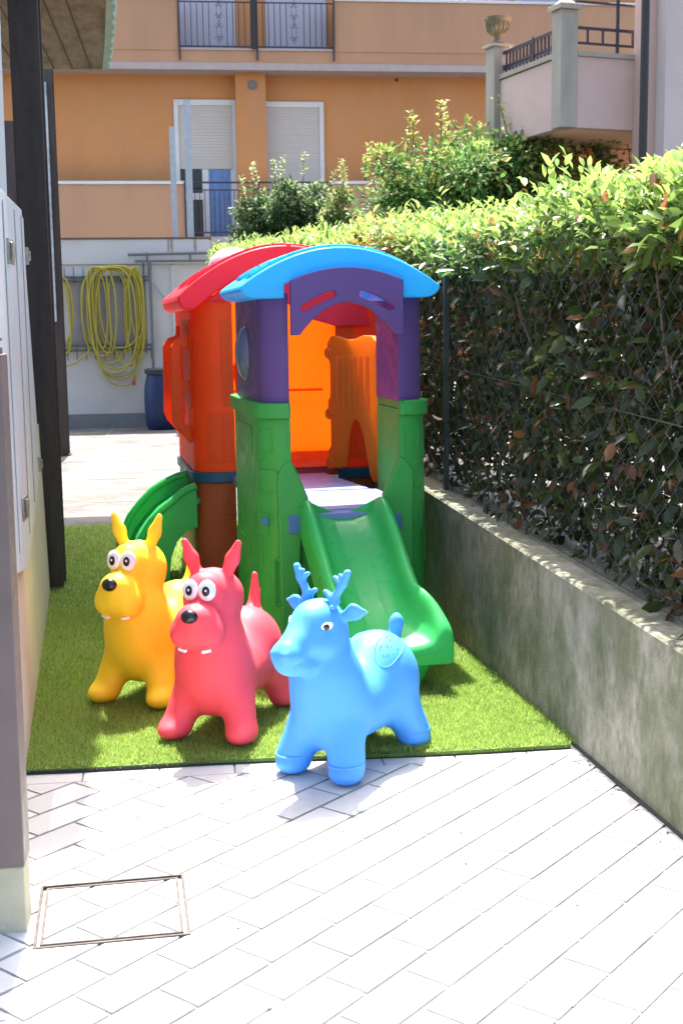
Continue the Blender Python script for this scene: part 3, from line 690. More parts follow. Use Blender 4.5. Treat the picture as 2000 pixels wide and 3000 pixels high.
# wall pipes
pp = empty('wall_pipe', (-.2, YW-.1, 2.45), label='grey metal tube frame running along the white yard wall above the barrel', cat='pipe')
m = MB(); za = 2.535; zb_ = 2.44; m.tube([(-.78, YW-.10, za), (.5, YW-.10, za+.02)], .022, 8); m.tube([(-.68, YW-.10, zb_), (.5, YW-.10, zb_)], .017, 8)
for x in (-.5, .13): m.tube([(x, YW-.10, zb_-.02), (x, YW-.10, za+.03)], .016, 8)
rel(m.build('horizontal_tube', 'grey_tube', smooth='auto'), pp)
m = MB(); m.tube([(-.47, YW-.12, 2.44), (-.46, YW-.22, 1.4), (-.455, YW-.35, .0)], .021, 10); rel(m.build('upright_tube', 'grey_tube', smooth='auto'), pp)
m = MB(); m.tube([(-.42, YW-.03, 2.12), (-.22, YW-.03, 1.84)], .01, 6); rel(m.build('brace', 'galv'), pp)
# blue barrel
b0 = atZ(366, 985); bx, by = float(b0[0])+.05, 18.8
t = empty('barrel', (bx, by, 0), label='tall blue plastic barrel with a dark lid beside the playhouse at the back', cat='barrel')
m = MB().lathe([(.20, 0), (.225, .03), (.245, .2), (.252, .4), (.245, .62), (.21, .76), (.20, .80)], (bx, by, 0), 28); rel(m.build('drum', 'blueplastic', smooth='auto'), t)
m = MB().lathe([(.225, .80), (.235, .82), (.235, .87), (.2, .885), (.0, .885)], (bx, by, 0), 28); rel(m.build('lid', mat('dark_lid', (.03, .045, .06), .5), smooth='auto'), t)

# ================================================================ ORANGE APARTMENT BUILDING
YB = 24.0; bd = empty('apartment_building', (2, YB, 0), label='orange apartment building with balconies and rolled shutters filling the background', cat='building')
def part(m, name, mt, **k): return rel(m.build(name, mt, **k), bd)
YR = 24.55                                             # recessed wall plane behind the loggias
m = MB(); m.box((-9, YR, -.03), (16, YR+2, 8.4)); part(m, 'wall', 'ochre')
def X(px, py, Y=YR): return float(atY(px, py, Y)[0])
def Z(px, py, Y=YR): return float(atY(px, py, Y)[2])
# balcony slab + soffit, upper
zs0, zs1 = Z(700, 162, YB), Z(700, 143, YB)
m = MB(); m.box((-8, YB, zs0), (15, YR-.002, zs0+.16)); part(m, 'balcony_slab', 'soffit')
m = MB(); m.box((-8, YB-.006, Z(700, 145, YB)), (15, YB+.10, Z(700, 118, YB))); part(m, 'slab_edge', 'ochre_lt')
zt0 = Z(700, 118, YB)
xa, xb = X(410, 100, YB), X(768, 100, YB)
ztop = Z(900, 6, YB)
for (p, q) in ((-8, xa), (xb, 15)):
    m = MB(); m.box((p, YB-.02, zt0-.01), (q, YB+.12, ztop)); part(m, 'parapet', 'ochre_lt', bevel=.01)
    m = MB(); m.box((p-.03, YB-.05, ztop+.002), (q+.03, YB+.15, ztop+.05)); part(m, 'parapet_cap', 'white', bevel=.006)
m = MB(); m.box((xa, YB-.03, zt0+.001), (xb, YB+.15, zt0+.035)); part(m, 'sill', 'soffit')
# upper railing
def railing(x0, x1, z0, z1, Y, n, orn=(), nm='railing', extra=None):
    m = MB()
    m.box((x0, Y-.02, z1-.03), (x1, Y+.02, z1)); m.box((x0, Y-.012, z1-.16), (x1, Y+.012, z1-.14)); m.box((x0, Y-.012, z0+.05), (x1, Y+.012, z0+.075))
    for i in range(n+1):
        x = x0+(x1-x0)*i/n
        if any(abs(x-o) < .09 for o in orn): continue
        m.box((x-.007, Y-.007, z0+.05), (x+.007, Y+.007, z1-.14))
    for x in (x0, (x0+x1)/2, x1): m.box((x-.015, Y-.05, z0-.18), (x+.015, Y-.022, z1))
    for o in orn:
        zc = z0+.5
        for s in (-1, 1):
            for zo, fl in ((-.30, 1), (-.06, -1), (.08, 1), (.30, -1)):
                pts = [(o+s*(.035+.040*math.cos(a)*(1-a/8)), Y, zc+zo+fl*.055*math.sin(a)*(1-a/8)) for a in np.linspace(0, 5.2, 14)]
                m.tube(pts, .0055, 4)
            m.tube([(o+s*.006, Y, zc-.38), (o+s*.045, Y, zc-.18), (o+s*.004, Y, zc), (o+s*.045, Y, zc+.18), (o+s*.006, Y, zc+.38)], .0055, 4)
    return part(m, nm, 'iron')
ztr = Z(700, 4, YB)
railing(xa+.02, xb-.02, zt0+.0, zt0+.98, YB-.02, 26, (X(503, 60, YB), X(675, 60, YB)))
# doors behind the upper railing
zu = zs0+.165
for (p, q, nm) in ((X(413, 50), X(540, 50), 'a'), (X(610, 50), X(748, 50), 'b'), (X(1180, 40), X(1290, 40), 'c')):
    m = MB(); m.box((p, YR-.03, zu), (q, YR-.002, zu+2.3)); part(m, 'shutter', 'grey_door')
# downpipe
m = MB(); x = X(583, 100, YB-.08); m.tube([(x, YB-.1, zt0+.02), (x, YB-.1, zt0+3)], .05, 12); part(m, 'downpipe', 'pipe_dark', smooth='auto')
# pillar between shutters
m = MB(); m.box((X(543, 300, YB+.25), YB+.25, .0), (X(612, 300, YB+.25), YR-.003, zs0-.003)); part(m, 'pillar', 'ochre')
m = MB(); c_ = atY(580, 195, YB+.24); m.tube([(c_[0], YB+.25, c_[2]), (c_[0], YB+.225, c_[2])], .085, 20); m.tube([(c_[0], YB+.2245, c_[2]), (c_[0], YB+.215, c_[2])], .06, 16); part(m, 'vent', mat('vent_grey', (.16, .15, .15), .6), smooth='auto')
m = MB(); c_ = atY(910, 184, YR-.01); m.box((c_[0]-.03, YR-.03, c_[2]-.02), (c_[0]+.03, YR-.002, c_[2]+.02)); part(m, 'wall_hook', 'iron')
# windows
def window(x0, x1, z0, z1, zs):
    f = MB(); b = .085
    f.box((x0, YR-.05, z0), (x0+b, YR-.004, z1)); f.box((x1-b, YR-.05, z0), (x1, YR-.004, z1)); f.box((x0+b, YR-.05, z1-b*1.2), (x1-b, YR-.004, z1))
    fo = part(f, 'window', 'white', bevel=.005)
    s = MB(); z = zs; a, c_ = x0+b+.002, x1-b-.002
    h_ = .055
    while z < z1-b*1.2-.001:
        zt_ = min(z+h_-.006, z1-b*1.2-.002); s.box((a, YR-.024, z), (c_, YR-.010, zt_)); z += h_
    s.box((a, YR-.012, zs), (c_, YR-.006, z1-b*1.25))
    so_ = s.build('roller_shutter', 'shutter'); so_.parent = fo
    return fo, a, c_
def Zr(px, py): return Z(px, py, YR)
zfl = Z(600, 560, YB)
x0, x1 = X(402, 350), X(546, 350)
fo, a_, c_ = window(x0, x1, zfl, Zr(470, 230), Zr(470, 388))
g = MB(); zs = Zr(470, 389); xm = a_+(c_-a_)*.46
g.box((a_, YR-.009, zfl), (xm-.05, YR-.005, zs)); go = g.build('pane', 'glass'); go.parent = fo
g = MB(); g.box((xm+.07, YR-.009, zfl), (c_-.05, YR-.005, zs)); go = g.build('pane', 'blueglass'); go.parent = fo
g = MB(); g.box((xm-.05, YR-.02, zfl), (xm+.07, YR-.0045, zs)); g.box((c_-.05, YR-.02, zfl), (c_, YR-.0045, zs)); g.box((a_, YR-.02, zfl+.85), (xm-.051, YR-.0045, zfl+.97)); go = g.build('sash', 'white'); go.parent = fo
x0, x1 = X(614, 350), X(744, 350); window(x0-.12, x1, zfl, Zr(680, 235), zfl+.05)
# lower balcony
zl0, zl1 = Z(300, 551, YB), Z(300, 424, YB)
xq = X(425, 480, YB); xq2 = X(760, 440, YB)
for (p, q) in ((-8, xq), (xq2, 15)):
    m = MB(); m.box((p, YB-.02, zl0-.15), (q, YB+.12, zl1)); part(m, 'parapet', 'ochre_lt', bevel=.01)
    m = MB(); m.box((p-.03, YB-.05, zl1+.002), (q+.02, YB+.15, zl1+.06)); part(m, 'parapet_cap', 'white', bevel=.006)
m = MB(); m.box((-8, YB-.002, zl0-.42), (15, YR-.002, zl0-.153)); part(m, 'balcony_slab', 'ochre_lt')
m = MB(); m.box((xq, YB-.01, zl0-.15), (xq2, YB+.12, zl0+.05)); part(m, 'sill', 'soffit')
m = MB(); zr0, zr1 = zl0+.06, zl1+.02
railing(xq+.01, xq2, zr0, zr1+.03, YB-.02, 30)
# awning edge glimpsed at the top right, purple strip on the parapet
m = MB(); m.box((X(1150, 3, YB)-2.6, YB+.2, ztop+.07), (X(1150, 3, YB)+.2, YB+.5, ztop+.14)); part(m, 'awning_roll', mat('purple_awning', (.45, .18, .38), .8))

# ================================================================ PINK HOUSE ON THE RIGHT
RZ = math.radians(14)
Bc = atY(1288, 291, 12.0); cb = Vector((float(Bc[0]), 12.0, 0))
ph = empty('neighbour_house', (cb.x, cb.y, 0), RZ, label='pink house with a projecting corner balcony and grey pillars on the right', cat='house')
def pb(m, name, mt, par=ph, **k): o = m.build(name, mt, par, **k); return o
# local axes: x to the right along the front, y into the depth
Minv = (Matrix.Translation(cb) @ Matrix.Rotation(RZ, 4, 'Z')).inverted()
def loc_front(px, py, yl=0.):
    # intersect pixel ray with local plane y = yl
    d = Vector(_ray(px, py)); o = Vector(CAM); nrm = Matrix.Rotation(RZ, 3, 'Z') @ Vector((0, 1, 0)); p0 = cb+nrm*yl
    t_ = (p0-o).dot(nrm)/d.dot(nrm); return Minv @ (o+d*t_)
z_b = loc_front(1288, 291).z; z_p = loc_front(1400, 134).z; z_r = loc_front(1400, 71).z; z_l = loc_front(1400, 105).z; xr = loc_front(1475, 200).x
dl = 1.25
m = MB(); m.box((.16, 0, z_b+.0), (2.2, .12, z_p)); pb(m, 'balcony_front', 'pink')
m = MB(); m.box((0.02, .16, z_b+.0), (.14, dl, z_p-.01)); pb(m, 'balcony_side', 'pink')
m = MB(); m.box((.142, .122, z_b+.012), (2.2, dl+.6, z_b+.10)); pb(m, 'balcony_slab', 'peach')
m = MB(); m.box((.16, -.02, z_p+.002), (2.2, .14, z_p+.045)); m.box((0, .17, z_p+.001), (.16, dl, z_p+.046)); pb(m, 'coping', 'greyconc')
zpt = loc_front(1305, 22).z
m = MB(); m.box((-.02, -.02, z_b-.003), (.158, .158, zpt)); m.box((-.05, -.05, zpt+.001), (.19, .19, zpt+.05))
m.lathe([(.10, 0), (.08, .03), (.05, .05), (.045, .08), (.02, .1), (0, .101)], (.07, .07, zpt+.051), 16); pb(m, 'corner_pillar', 'greyconc', bevel=.006)
zpb = loc_front(1150, 100, dl).z
m = MB(); m.box((-.05, dl+.002, z_b-.02), (.13, dl+.19, zpb-.03)); m.box((-.08, dl-.02, zpb-.03), (.16, dl+.22, zpb)); pb(m, 'rear_pillar', 'greyconc', bevel=.006)
m = MB()
m.box((.165, .03, z_r), (2.2, .06, z_r+.03)); m.box((.165, .035, z_p+.115), (2.2, .055, z_p+.14)); m.box((.165, .03, z_r+.24), (2.2, .05, z_r+.26))
for i in range(12):
    x = .3+.165*i; m.box((x-.009, .037, z_p+.14), (x+.009, .053, z_r))
m.box((.60, .02, z_p+.05), (.63, .036, z_r+.7))
pb(m, 'front_railing', 'iron')
m = MB(); m.box((.05, .17, z_r), (.08, dl, z_r+.03)); m.box((.055, .17, z_p+.09), (.075, dl, z_p+.11)); m.box((.05, .17, z_r-.13), (.08, dl, z_r-.11))
for i in range(15):
    y = .22+.07*i; m.box((.056, y-.008, z_p+.05), (.074, y+.008, z_r))
m.box((.045, .62, z_p+.04), (.0495, .65, z_r+.05))
pb(m, 'side_railing', 'iron')
# walls: behind, under, and to the right
m = MB(); m.box((-.02, dl+.6, .4), (4.5, dl+.8, z_b+.0)); pb(m, 'lower_wall', 'ochre')
x_ = loc_front(1380, 350, dl-.1).x
m = MB(); m.box((x_-.05, dl-.2, .4), (x_+.05, dl-.05, z_b-.002)); pb(m, 'prop', 'greyconc')
m = MB(); m.box((x_+.07, dl-.04, .4), (x_+1.2, dl+.06, z_b-.004)); pb(m, 'porch_wall', 'peach')
xw = loc_front(1488, 200, -.25).x
m = MB(); m.box((xw, -.25, z_b-.8), (xw+2.5, .0-.001, z_b+2.6)); pb(m, 'side_wall', 'pink')
m = MB(); m.box((xw+.08, -.40, z_b-.45), (xw+.42, -.252, z_b+2.6)); pb(m, 'pier', mat('pale_pier', (.52, .44, .41), .9, var=.07, vscale=2))
m = MB(); m.box((xw+.0, -.5, .4), (xw+2.5, -.0-.002, z_b-.45)); pb(m, 'base_wall', 'greyconc')
p1 = loc_front(1478, 200, -.55); 
m = MB(); m.tube([(p1.x, -.55, .3), (p1.x, -.55, 6.2)], .038, 14); m.tube([(p1.x, -.55, loc_front(1478, 372, -.55).z-.4), (p1.x+.01, -.55, loc_front(1478, 372, -.55).z-.38)], .042, 12); pb(m, 'drainpipe', 'pipe_dark', smooth='auto')
# urn on the rear pillar
up_ = loc_front(1157, 75, dl+.1); wl = (Matrix.Translation(cb) @ Matrix.Rotation(RZ, 4, 'Z')) @ Vector((.04, dl+.10, zpb))
u = MB().lathe([(.075, 0), (.075, .015), (.05, .03), (.03, .06), (.032, .075), (.06, .10), (.088, .13), (.10, .19), (.102, .205), (.118, .215), (.12, .235), (.10, .235), (.095, .20), (.0, .19)], (0, 0, 0), 26)
for k in range(16):
    a = 2*PI*k/16; u.tube([(.06*math.cos(a), .06*math.sin(a), .10), (.092*math.cos(a), .092*math.sin(a), .13), (.103*math.cos(a), .103*math.sin(a), .195)], .008, 5)
uo = u.build('stone_urn', 'urn', smooth='auto', label='weathered stone urn on the grey end pillar of the pink balcony', cat='urn'); uo.location = wl; uo.scale = (1.15, 1.15, 1.15)

# ================================================================ PLAYHOUSE
PH = empty('playhouse', (.66, 5.70, 0), math.radians(5.0), label='plastic two-tower playhouse with blue and red roofs and green slides', cat='playhouse')
def ppart(m, name, mt, par=None, **k): return m.build(name, mt, par or PH, **k)
def arc_pts(cx, cy, r, a0, a1, n): return [(cx+r*math.cos(a0+(a1-a0)*i/n), cy+r*math.sin(a0+(a1-a0)*i/n)) for i in range(n+1)]
def offset_path(P, t):
    out = []
    for i, p in enumerate(P):
        a = P[max(i-1, 0)]; b = P[min(i+1, len(P)-1)]; dx, dy = b[0]-a[0], b[1]-a[1]; L = math.hypot(dx, dy); out.append((p[0]-dy/L*t, p[1]+dx/L*t))
    return out
def shell(m, P, z0, z1, t):
    Q = offset_path(P, t)
    f0 = z0 if callable(z0) else (lambda p: z0); f1 = z1 if callable(z1) else (lambda p: z1)
    m.strip([(x, y, f0((x, y))) for x, y in P], [(x, y, f1((x, y))) for x, y in P], [(q[0], q[1], f1(p)) for p, q in zip(P, Q)], [(q[0], q[1], f0(p)) for p, q in zip(P, Q)]); return m
def tower_path(cx, hw_, v0, v1, r, u_open, side, back_open=None):
    """from the opening edge at the front round the corner to the back edge; side -1 left / 1 right"""
    P = [(u_open, v0), (u_open+(cx+side*(hw_-r)-u_open)*.5, v0)]
    c = (cx+side*(hw_-r), v0+r)
    a = [(c[0]+side*r*math.sin(t_), c[1]-r*math.cos(t_)) for t_ in np.linspace(0, PI/2, 9)]
    P += a; P += [(cx+side*hw_, v0+r+(v1-v0-r)*k) for k in (.2, .4, .6, .8, 1.)]
    if back_open is not None: P += [(back_open, v1)]
    return P
CU = .048
# front tower, green stone base panels
def outw(P, side, t): return offset_path(P, -side*t)
for side, uo_ in ((-1, -.205), (1, .295)):
    P = tower_path(CU, .358, 0, .86, .09, uo_, side)
    m = MB(); shell(m, P, 0, 1.047, .03*(-side))
    # raised stones
    for (k0, k1, za, zb) in ((0, 2, .86, .985), (4, 8, .72, .82), (1, 4, .50, .60), (7, 10, .86, .99), (8, 11, .36, .50), (5, 8, .20, .33), (9, 13, .60, .72), (2, 5, .06, .17), (9, 12, .13, .25), (6, 9, .52, .62), (5, 7, .90, 1.0), (11, 14, .86, 1.0), (12, 15, .3, .44)):
        shell(m, outw(P, side, .029)[k0:k1+1], za, zb, .006*(-side))
    w_ = ppart(m, 'green_panel', 'p_green', bevel=.005)
    m = MB(); shell(m, P, 1.048, 1.118, .052*(-side)); ppart(m, 'rim', 'p_green', bevel=.02, seg=4)
    m = MB(); P2 = tower_path(CU, .350, .008, .84, .085, uo_, side); shell(m, P2, 1.09, 1.60, .026*(-side)); ppart(m, 'purple_panel', 'p_purple', bevel=.004)
    # shoulder flaring out to the slide
    s = side; a = uo_
    poly = [(a-s*.07, .86), (a, .86), (a-s*.012, .83), (a-s*.075, .70), (a-s*.072, .62), (a-s*.02, .52), (a-s*.0, .0), (a+s*.055, .0), (a+s*.065, .80)]
    poly = [(a+s*.065, .80), (a+s*.03, .85), (a, .86), (a-s*.03, .80), (a-s*.075, .69), (a-s*.075, .60), (a-s*.04, .50), (a-s*.02, .0), (a+s*.06, .0)]
    m = MB(); m.prism(poly, -.042, .02, 'y'); ppart(m, 'shoulder', 'p_green', bevel=.012, seg=3)
    # bubble window
    m = MB(); R_ = Matrix.Identity(3); m.ell((CU+side*(.372 if side < 0 else .392), .50, 1.33), (.052 if side < 0 else .02, .125, .13), 24, 14); ppart(m, 'bubble_window', 'p_window', smooth=True)
m = MB(); m.box((-.20, .01, 0), (.29, .035, .52)); m.box((-.16, -.002, .03), (-.10, .0085, .45)); ppart(m, 'lower_infill', 'p_green', bevel=.006)
for (u0, u1, z0, z1) in ((-.225, -.16, .53, .615), (-.345, -.315, .575, .605), (.255, .30, .53, .60)):
    m = MB(); m.box((u0, -.050, z0), (u1, -.02, z1)); ppart(m, 'clip', 'p_clip', bevel=.004)
for (z0, z1) in ((.20, .42), ):
    m = MB(); m.box((-.30, -.040, z0), (-.285, -.028, z1)); m.box((-.235, -.040, z0), (-.22, -.028, z1)); m.box((-.2845, -.040, z1-.015), (-.2355, -.028, z1)); m.box((-.2845, -.040, z0), (-.2355, -.028, z0+.015)); ppart(m, 'recess_frame', 'p_green', bevel=.005)
# gable with arch and two curved slots
def gable():
    bm = bmesh.new(); cx = .046; hw_ = .252
    out = []
    for i in range(25):
        u = -hw_+2*hw_*i/24; out.append((u, 1.652+.056*(1-(u/hw_)**2)))
    arch = [(u, 1.557-3.05*u*u) for u in np.linspace(.2158, -.2158, 23)]
    loop = [(hw_, 1.415), ] + out[::-1] + [(-hw_, 1.415)] + [(-u, z) for u, z in arch]
    def slot(s):
        pts = []; 
        for i in range(11):
            a = (.045+.013*i) if False else None
        c = []
        for u in np.linspace(.066, .194, 10): c.append((u, 1.594-.30*(u-.058)-1.2*(u-.058)**2))
        c = np.array(c); tn = np.gradient(c, axis=0); tn /= np.linalg.norm(tn, axis=1)[:, None]; nn_ = np.stack([-tn[:, 1], tn[:, 0]], 1)
        r = .0165; A_ = [tuple(x) for x in c+nn_*r]; B_ = [tuple(x) for x in c-nn_*r]
        e = c[-1]; ea = [tuple(e+r*(math.cos(t_)*nn_[-1]+math.sin(t_)*tn[-1])) for t_ in np.linspace(.3, PI-.3, 5)]
        b = c[0]; eb = [tuple(b-r*(math.cos(t_)*nn_[0]+math.sin(t_)*tn[0])) for t_ in np.linspace(.3, PI-.3, 5)]
        L = A_+ea+B_[::-1]+eb
        return [(s*x, z) for x, z in L]
    E = []
    for L in (loop, slot(1), slot(-1)):
        vs = [bm.verts.new((cx+x, 0, z)) for x, z in L]
        E += [bm.edges.new((vs[i], vs[(i+1) % len(vs)])) for i in range(len(vs))]
    bmesh.ops.triangle_fill(bm, use_beauty=True, edges=E)
    bmesh.ops.dissolve_limit(bm, angle_limit=.01, verts=bm.verts, edges=bm.edges)
    r = bmesh.ops.extrude_face_region(bm, geom=bm.faces[:]); bmesh.ops.translate(bm, vec=(0, .035, 0), verts=[e for e in r['geom'] if isinstance(e, bmesh.types.BMVert)])
    bmesh.ops.recalc_face_normals(bm, faces=bm.faces)
    me = bpy.data.meshes.new('gable'); bm.to_mesh(me); bm.free(); return me
g = link(gable(), 'gable', 'p_purple', PH, bevel=.005); g.location = (0, -.112, 0)
# barrel roofs
def roof_solid(cx, hw_, zb, ze, za, v0, v1, name, mt, tiles_col, r=.03, flat=True, th=.10):
    m = MB(); n = 26; top = []
    for i in range(n+1):
        a = -1+2*i/n; top.append((cx+a*hw_, ze+(za-ze)*(1-abs(a)**2.0)))
    if flat:
        rr = ze-zb; arcL = [(top[0][0]+.075*(1-math.cos(t_)), ze-rr*math.sin(t_)) for t_ in np.linspace(.2, PI/2, 7)]; iw = .255; ci = [(cx+iw-2*iw*i/10, ze+(za-ze)*(1-((iw-2*iw*i/10)/hw_)**2)-.105) for i in range(11)]; poly = arcL[::-1]+top+[(2*cx-x, z) for x, z in arcL]+[(cx+iw, zb)]+ci+[(cx-iw, zb)]
    else:
        inner = [(cx+(x-cx)*.93, max(z-th, ze-.075)) for x, z in top[1:-1]]
        arcL = [(top[0][0]+.05*(1-math.cos(t_)), ze-.075*math.sin(t_)) for t_ in np.linspace(.2, PI/2, 7)]; poly = arcL[::-1]+top+[(2*cx-x, z) for x, z in arcL]+inner[::-1]
    m.prism(poly, v0, v1, 'y'); o = ppart(m, name, mt, bevel=.024, seg=4)
    # shingles
    s = MB(); rg = random.Random(5); nr = 4; ns = 9; dv = (v1-v0-.14)/nr
    def zt_(u): return ze+(za-ze)*(1-abs((u-cx)/hw_)**2.0)
    for j in range(nr):
        for i in range(ns):
            ua_ = cx-hw_*.88+(hw_*1.76)*(i+(.25 if j % 2 else 0))/ns; ub_ = ua_+hw_*1.76/ns*.93
            if ub_ > cx+hw_*.92: continue
            va = v0+.07+dv*j+rg.uniform(-.012, .012); vb = va+dv*.93
            us = [ua_+(ub_-ua_)*k/4 for k in range(5)]; h0, h1 = .016, .006
            s.strip([(u, va, zt_(u)-.004) for u in us], [(u, va, zt_(u)+h0) for u in us], [(u, vb, zt_(u)+h1) for u in us], [(u, vb, zt_(u)-.004) for u in us])
    so_ = s.build('shingles', mt, o, bevel=.003); return o
roof_solid(CU-.02, .45, 1.576, 1.628, 1.797, -.075, .70, 'blue_roof', 'p_blue', None, r=.04)
# deck and bridge
m = MB(); m.box((-.175, -.03, .575), (.25, .02, .615)); m.box((-.30, .022, .575), (.375, .72, .617))
for k in range(7): m.box((-.29, .05+.095*k, .6175), (.365, .141+.095*k, .6215))
ppart(m, 'deck', 'p_deck', bevel=.003)
m = MB(); m.add([(-.28, .73, .575), (.345, .73, .575), (.25, 1.52, .575), (-.28, 1.52, .575), (-.28, .73, .617), (.345, .73, .617), (.25, 1.52, .617), (-.28, 1.52, .617)], [(3, 2, 1, 0), (4, 5, 6, 7), (0, 1, 5, 4), (1, 2, 6, 5), (2, 3, 7, 6), (3, 0, 4, 7)])
for k in range(8): u1 = .33-.011*k; m.box((-.27, .745+.096*k, .6175), (u1, 0.837+.096*k, .6215))
ppart(m, 'bridge', 'p_deck', bevel=.003)
# rear tower
RC = .055; RH = .512
for side, uo_ in ((-1, -.26), (1, .33)):
    P = tower_path(RC, RH, 1.55, 2.58, .13, uo_, side)
    m = MB(); shell(m, P, .645, 1.63, .03*(-side))
    for (k0, k1, za, zb) in ((0, 2, .70, .98), (2, 5, .70, .98), (0, 2, 1.02, 1.5), (9, 12, 1.0, 1.5)):
        q = P[k0:k1+1]; shell(m, outw(q, side, .029), za, zb, .006*(-side))
    ppart(m, 'orange_wall', 'p_orange', bevel=.006)
    m = MB(); shell(m, P, .585, .643, .046*(-side)); ppart(m, 'teal_band', 'p_teal', bevel=.006)
    m = MB(); shell(m, P, 0, .583, .03*(-side)); q = P[0:4]
    shell(m, outw(P[0:3], side, .029), .40, .413, .009*(-side)); shell(m, outw(P[0:3], side, .029), .45, .463, .009*(-side))
    ppart(m, 'red_base', 'p_brick', bevel=.006)
m = MB(); m.box((-.45, 2.545, .64), (.565, 2.578, 1.70)); m.box((-.10, 2.535, .67), (.16, 2.5445, .80)); m.box((-.40, 2.535, 1.04), (.45, 2.5445, 1.055)); m.tube([(.08, 2.544, 1.17), (.08, 2.528, 1.17)], .07, 20); m.tube([(-.12, 2.544, 1.17), (-.12, 2.528, 1.17)], .05, 20)
ppart(m, 'back_wall', 'p_orange2', bevel=.004)
m = MB(); m.box((-.44, 1.565, .60), (.50, 2.54, .645))
for k in range(9): m.box((-.26, 1.56+.105*k, .6455), (.48, 1.64+.105*k, .654))
ppart(m, 'red_floor', 'p_deckred', bevel=.003)
# gable walls of the rear tower
m = MB(); n = 20; tp = [(RC-.46+.92*i/n, 1.58+.26*(1-((i/n-.5)*2)**2)) for i in range(n+1)]
m.prism([(-.42, 1.60), (.02, 1.60), (.10, 1.555), (.20, 1.49), (.32, 1.455), (.53, 1.45)]+[p for p in tp[::-1] if -.41 < p[0] < .52 and p[1] > 1.62], 1.490, 1.515, 'y'); ppart(m, 'rear_gable', 'p_red', bevel=.004)
roof_solid(RC-.02, .60, 1.55, 1.625, 1.90, 1.44, 2.62, 'red_roof', 'p_red', None, flat=False, th=.12)
m = MB(); m.box((RC-.016, 1.445, 1.885), (RC+.016, 2.61, 1.912)); ppart(m, 'ridge_cap', 'p_red', bevel=.012, seg=3)
m = MB(); m.ell((-.18, 2.05, 1.80), (.15, .15, .125), 26, 14); ppart(m, 'white_dome', 'p_dome', smooth=True)
# red round knob on the inner wall
m = MB(); m.tube([(-.225, 1.66, 1.18), (-.195, 1.66, 1.18)], .10, 20); ppart(m, 'red_wheel', 'p_red', bevel=.006)
# side grab rail of the rear tower: rounded frame with two slots
def grab():
    bm = bmesh.new()
    out = [(-.55, 1.47), (-.555, 1.41), (-.60, 1.395), (-.635, 1.35), (-.64, .94), (-.62, .89), (-.58, .845), (-.545, .80), (-.50, .80), (-.50, 1.47)]
    holes = [[(-.582, 1.33), (-.572, 1.345), (-.548, 1.345), (-.538, 1.33), (-.538, 1.17), (-.548, 1.155), (-.572, 1.155), (-.582, 1.17)],
             [(-.582, 1.09), (-.572, 1.105), (-.548, 1.105), (-.538, 1.09), (-.538, .92), (-.548, .905), (-.572, .905), (-.582, .92)]]
    E = []
    for L in [out]+holes:
        vs = [bm.verts.new((x, 0, z)) for x, z in L]; E += [bm.edges.new((vs[i], vs[(i+1) % len(vs)])) for i in range(len(vs))]
    bmesh.ops.triangle_fill(bm, use_beauty=True, edges=E); bmesh.ops.dissolve_limit(bm, angle_limit=.01, verts=bm.verts, edges=bm.edges)
    r = bmesh.ops.extrude_face_region(bm, geom=bm.faces[:]); bmesh.ops.translate(bm, vec=(0, .05, 0), verts=[e for e in r['geom'] if isinstance(e, bmesh.types.BMVert)])
    bmesh.ops.recalc_face_normals(bm, faces=bm.faces); me = bpy.data.meshes.new('grab_frame'); bm.to_mesh(me); bm.free(); return me
for v_ in (1.70, 2.30):
    g = link(grab(), 'grab_frame', 'p_orange', PH, bevel=.008, seg=3); g.location = (.045, v_, 0)
# scalloped climbing panel beside the bridge
def climb():
    m = MB(); L = .50; top = 1.40; bot = .625; t = .03
    outl = [(0, top-.03), (.03, top), (.07, top), (.16, top-.018), (.25, top-.02), (.34, top+.002), (.42, top), (.47, top-.035), (.50, top-.045)]
    right = [(.51, 1.34), (.51, 1.275), (.485, 1.255), (.48, 1.235), (.48, 1.02), (.51, .995), (.51, .935), (.485, .91), (.48, .89), (.48, .75), (.51, .725), (.51, .645), (.49, .618), (.42, .618), (.395, .65)]
    arch = [(.375, .72), (.34, .85), (.30, .93), (.25, .955), (.20, .93), (.165, .85), (.145, .74), (.13, .68)]
    left = [(.10, .665), (.02, .665), (-.01, .69), (-.01, .76), (.015, .785), (.015, .95), (-.01, .975), (-.01, 1.04), (.015, 1.065), (.015, 1.25), (-.01, 1.28), (-.01, 1.36)]
    m.prism(outl+right+arch+left, 0, t, 'y')
    for k in range(6):
        x = .10+.058*k; m.tube([(x, -.002, 1.29), (x, -.006, 1.25), (x, -.006, 1.03), (x, -.002, 1.0)], .012, 8)
    for z in (1.305, .965, .685): m.tube([(.495, -.012, z), (.495, .045, z)], .033, 16); m.tube([(.003, -.01, z), (.003, .04, z)], .030, 14)
    return m
cp = ppart(climb(), 'climbing_panel', 'p_orange2', bevel=.008, seg=3)
A_ = Vector((.262, 1.42, 0)); B_ = Vector((.452, .95, 0)); cp.location = A_; cp.rotation_euler = (0, 0, math.atan2((B_-A_).y, (B_-A_).x))
cp.scale = (1., 1, 1)
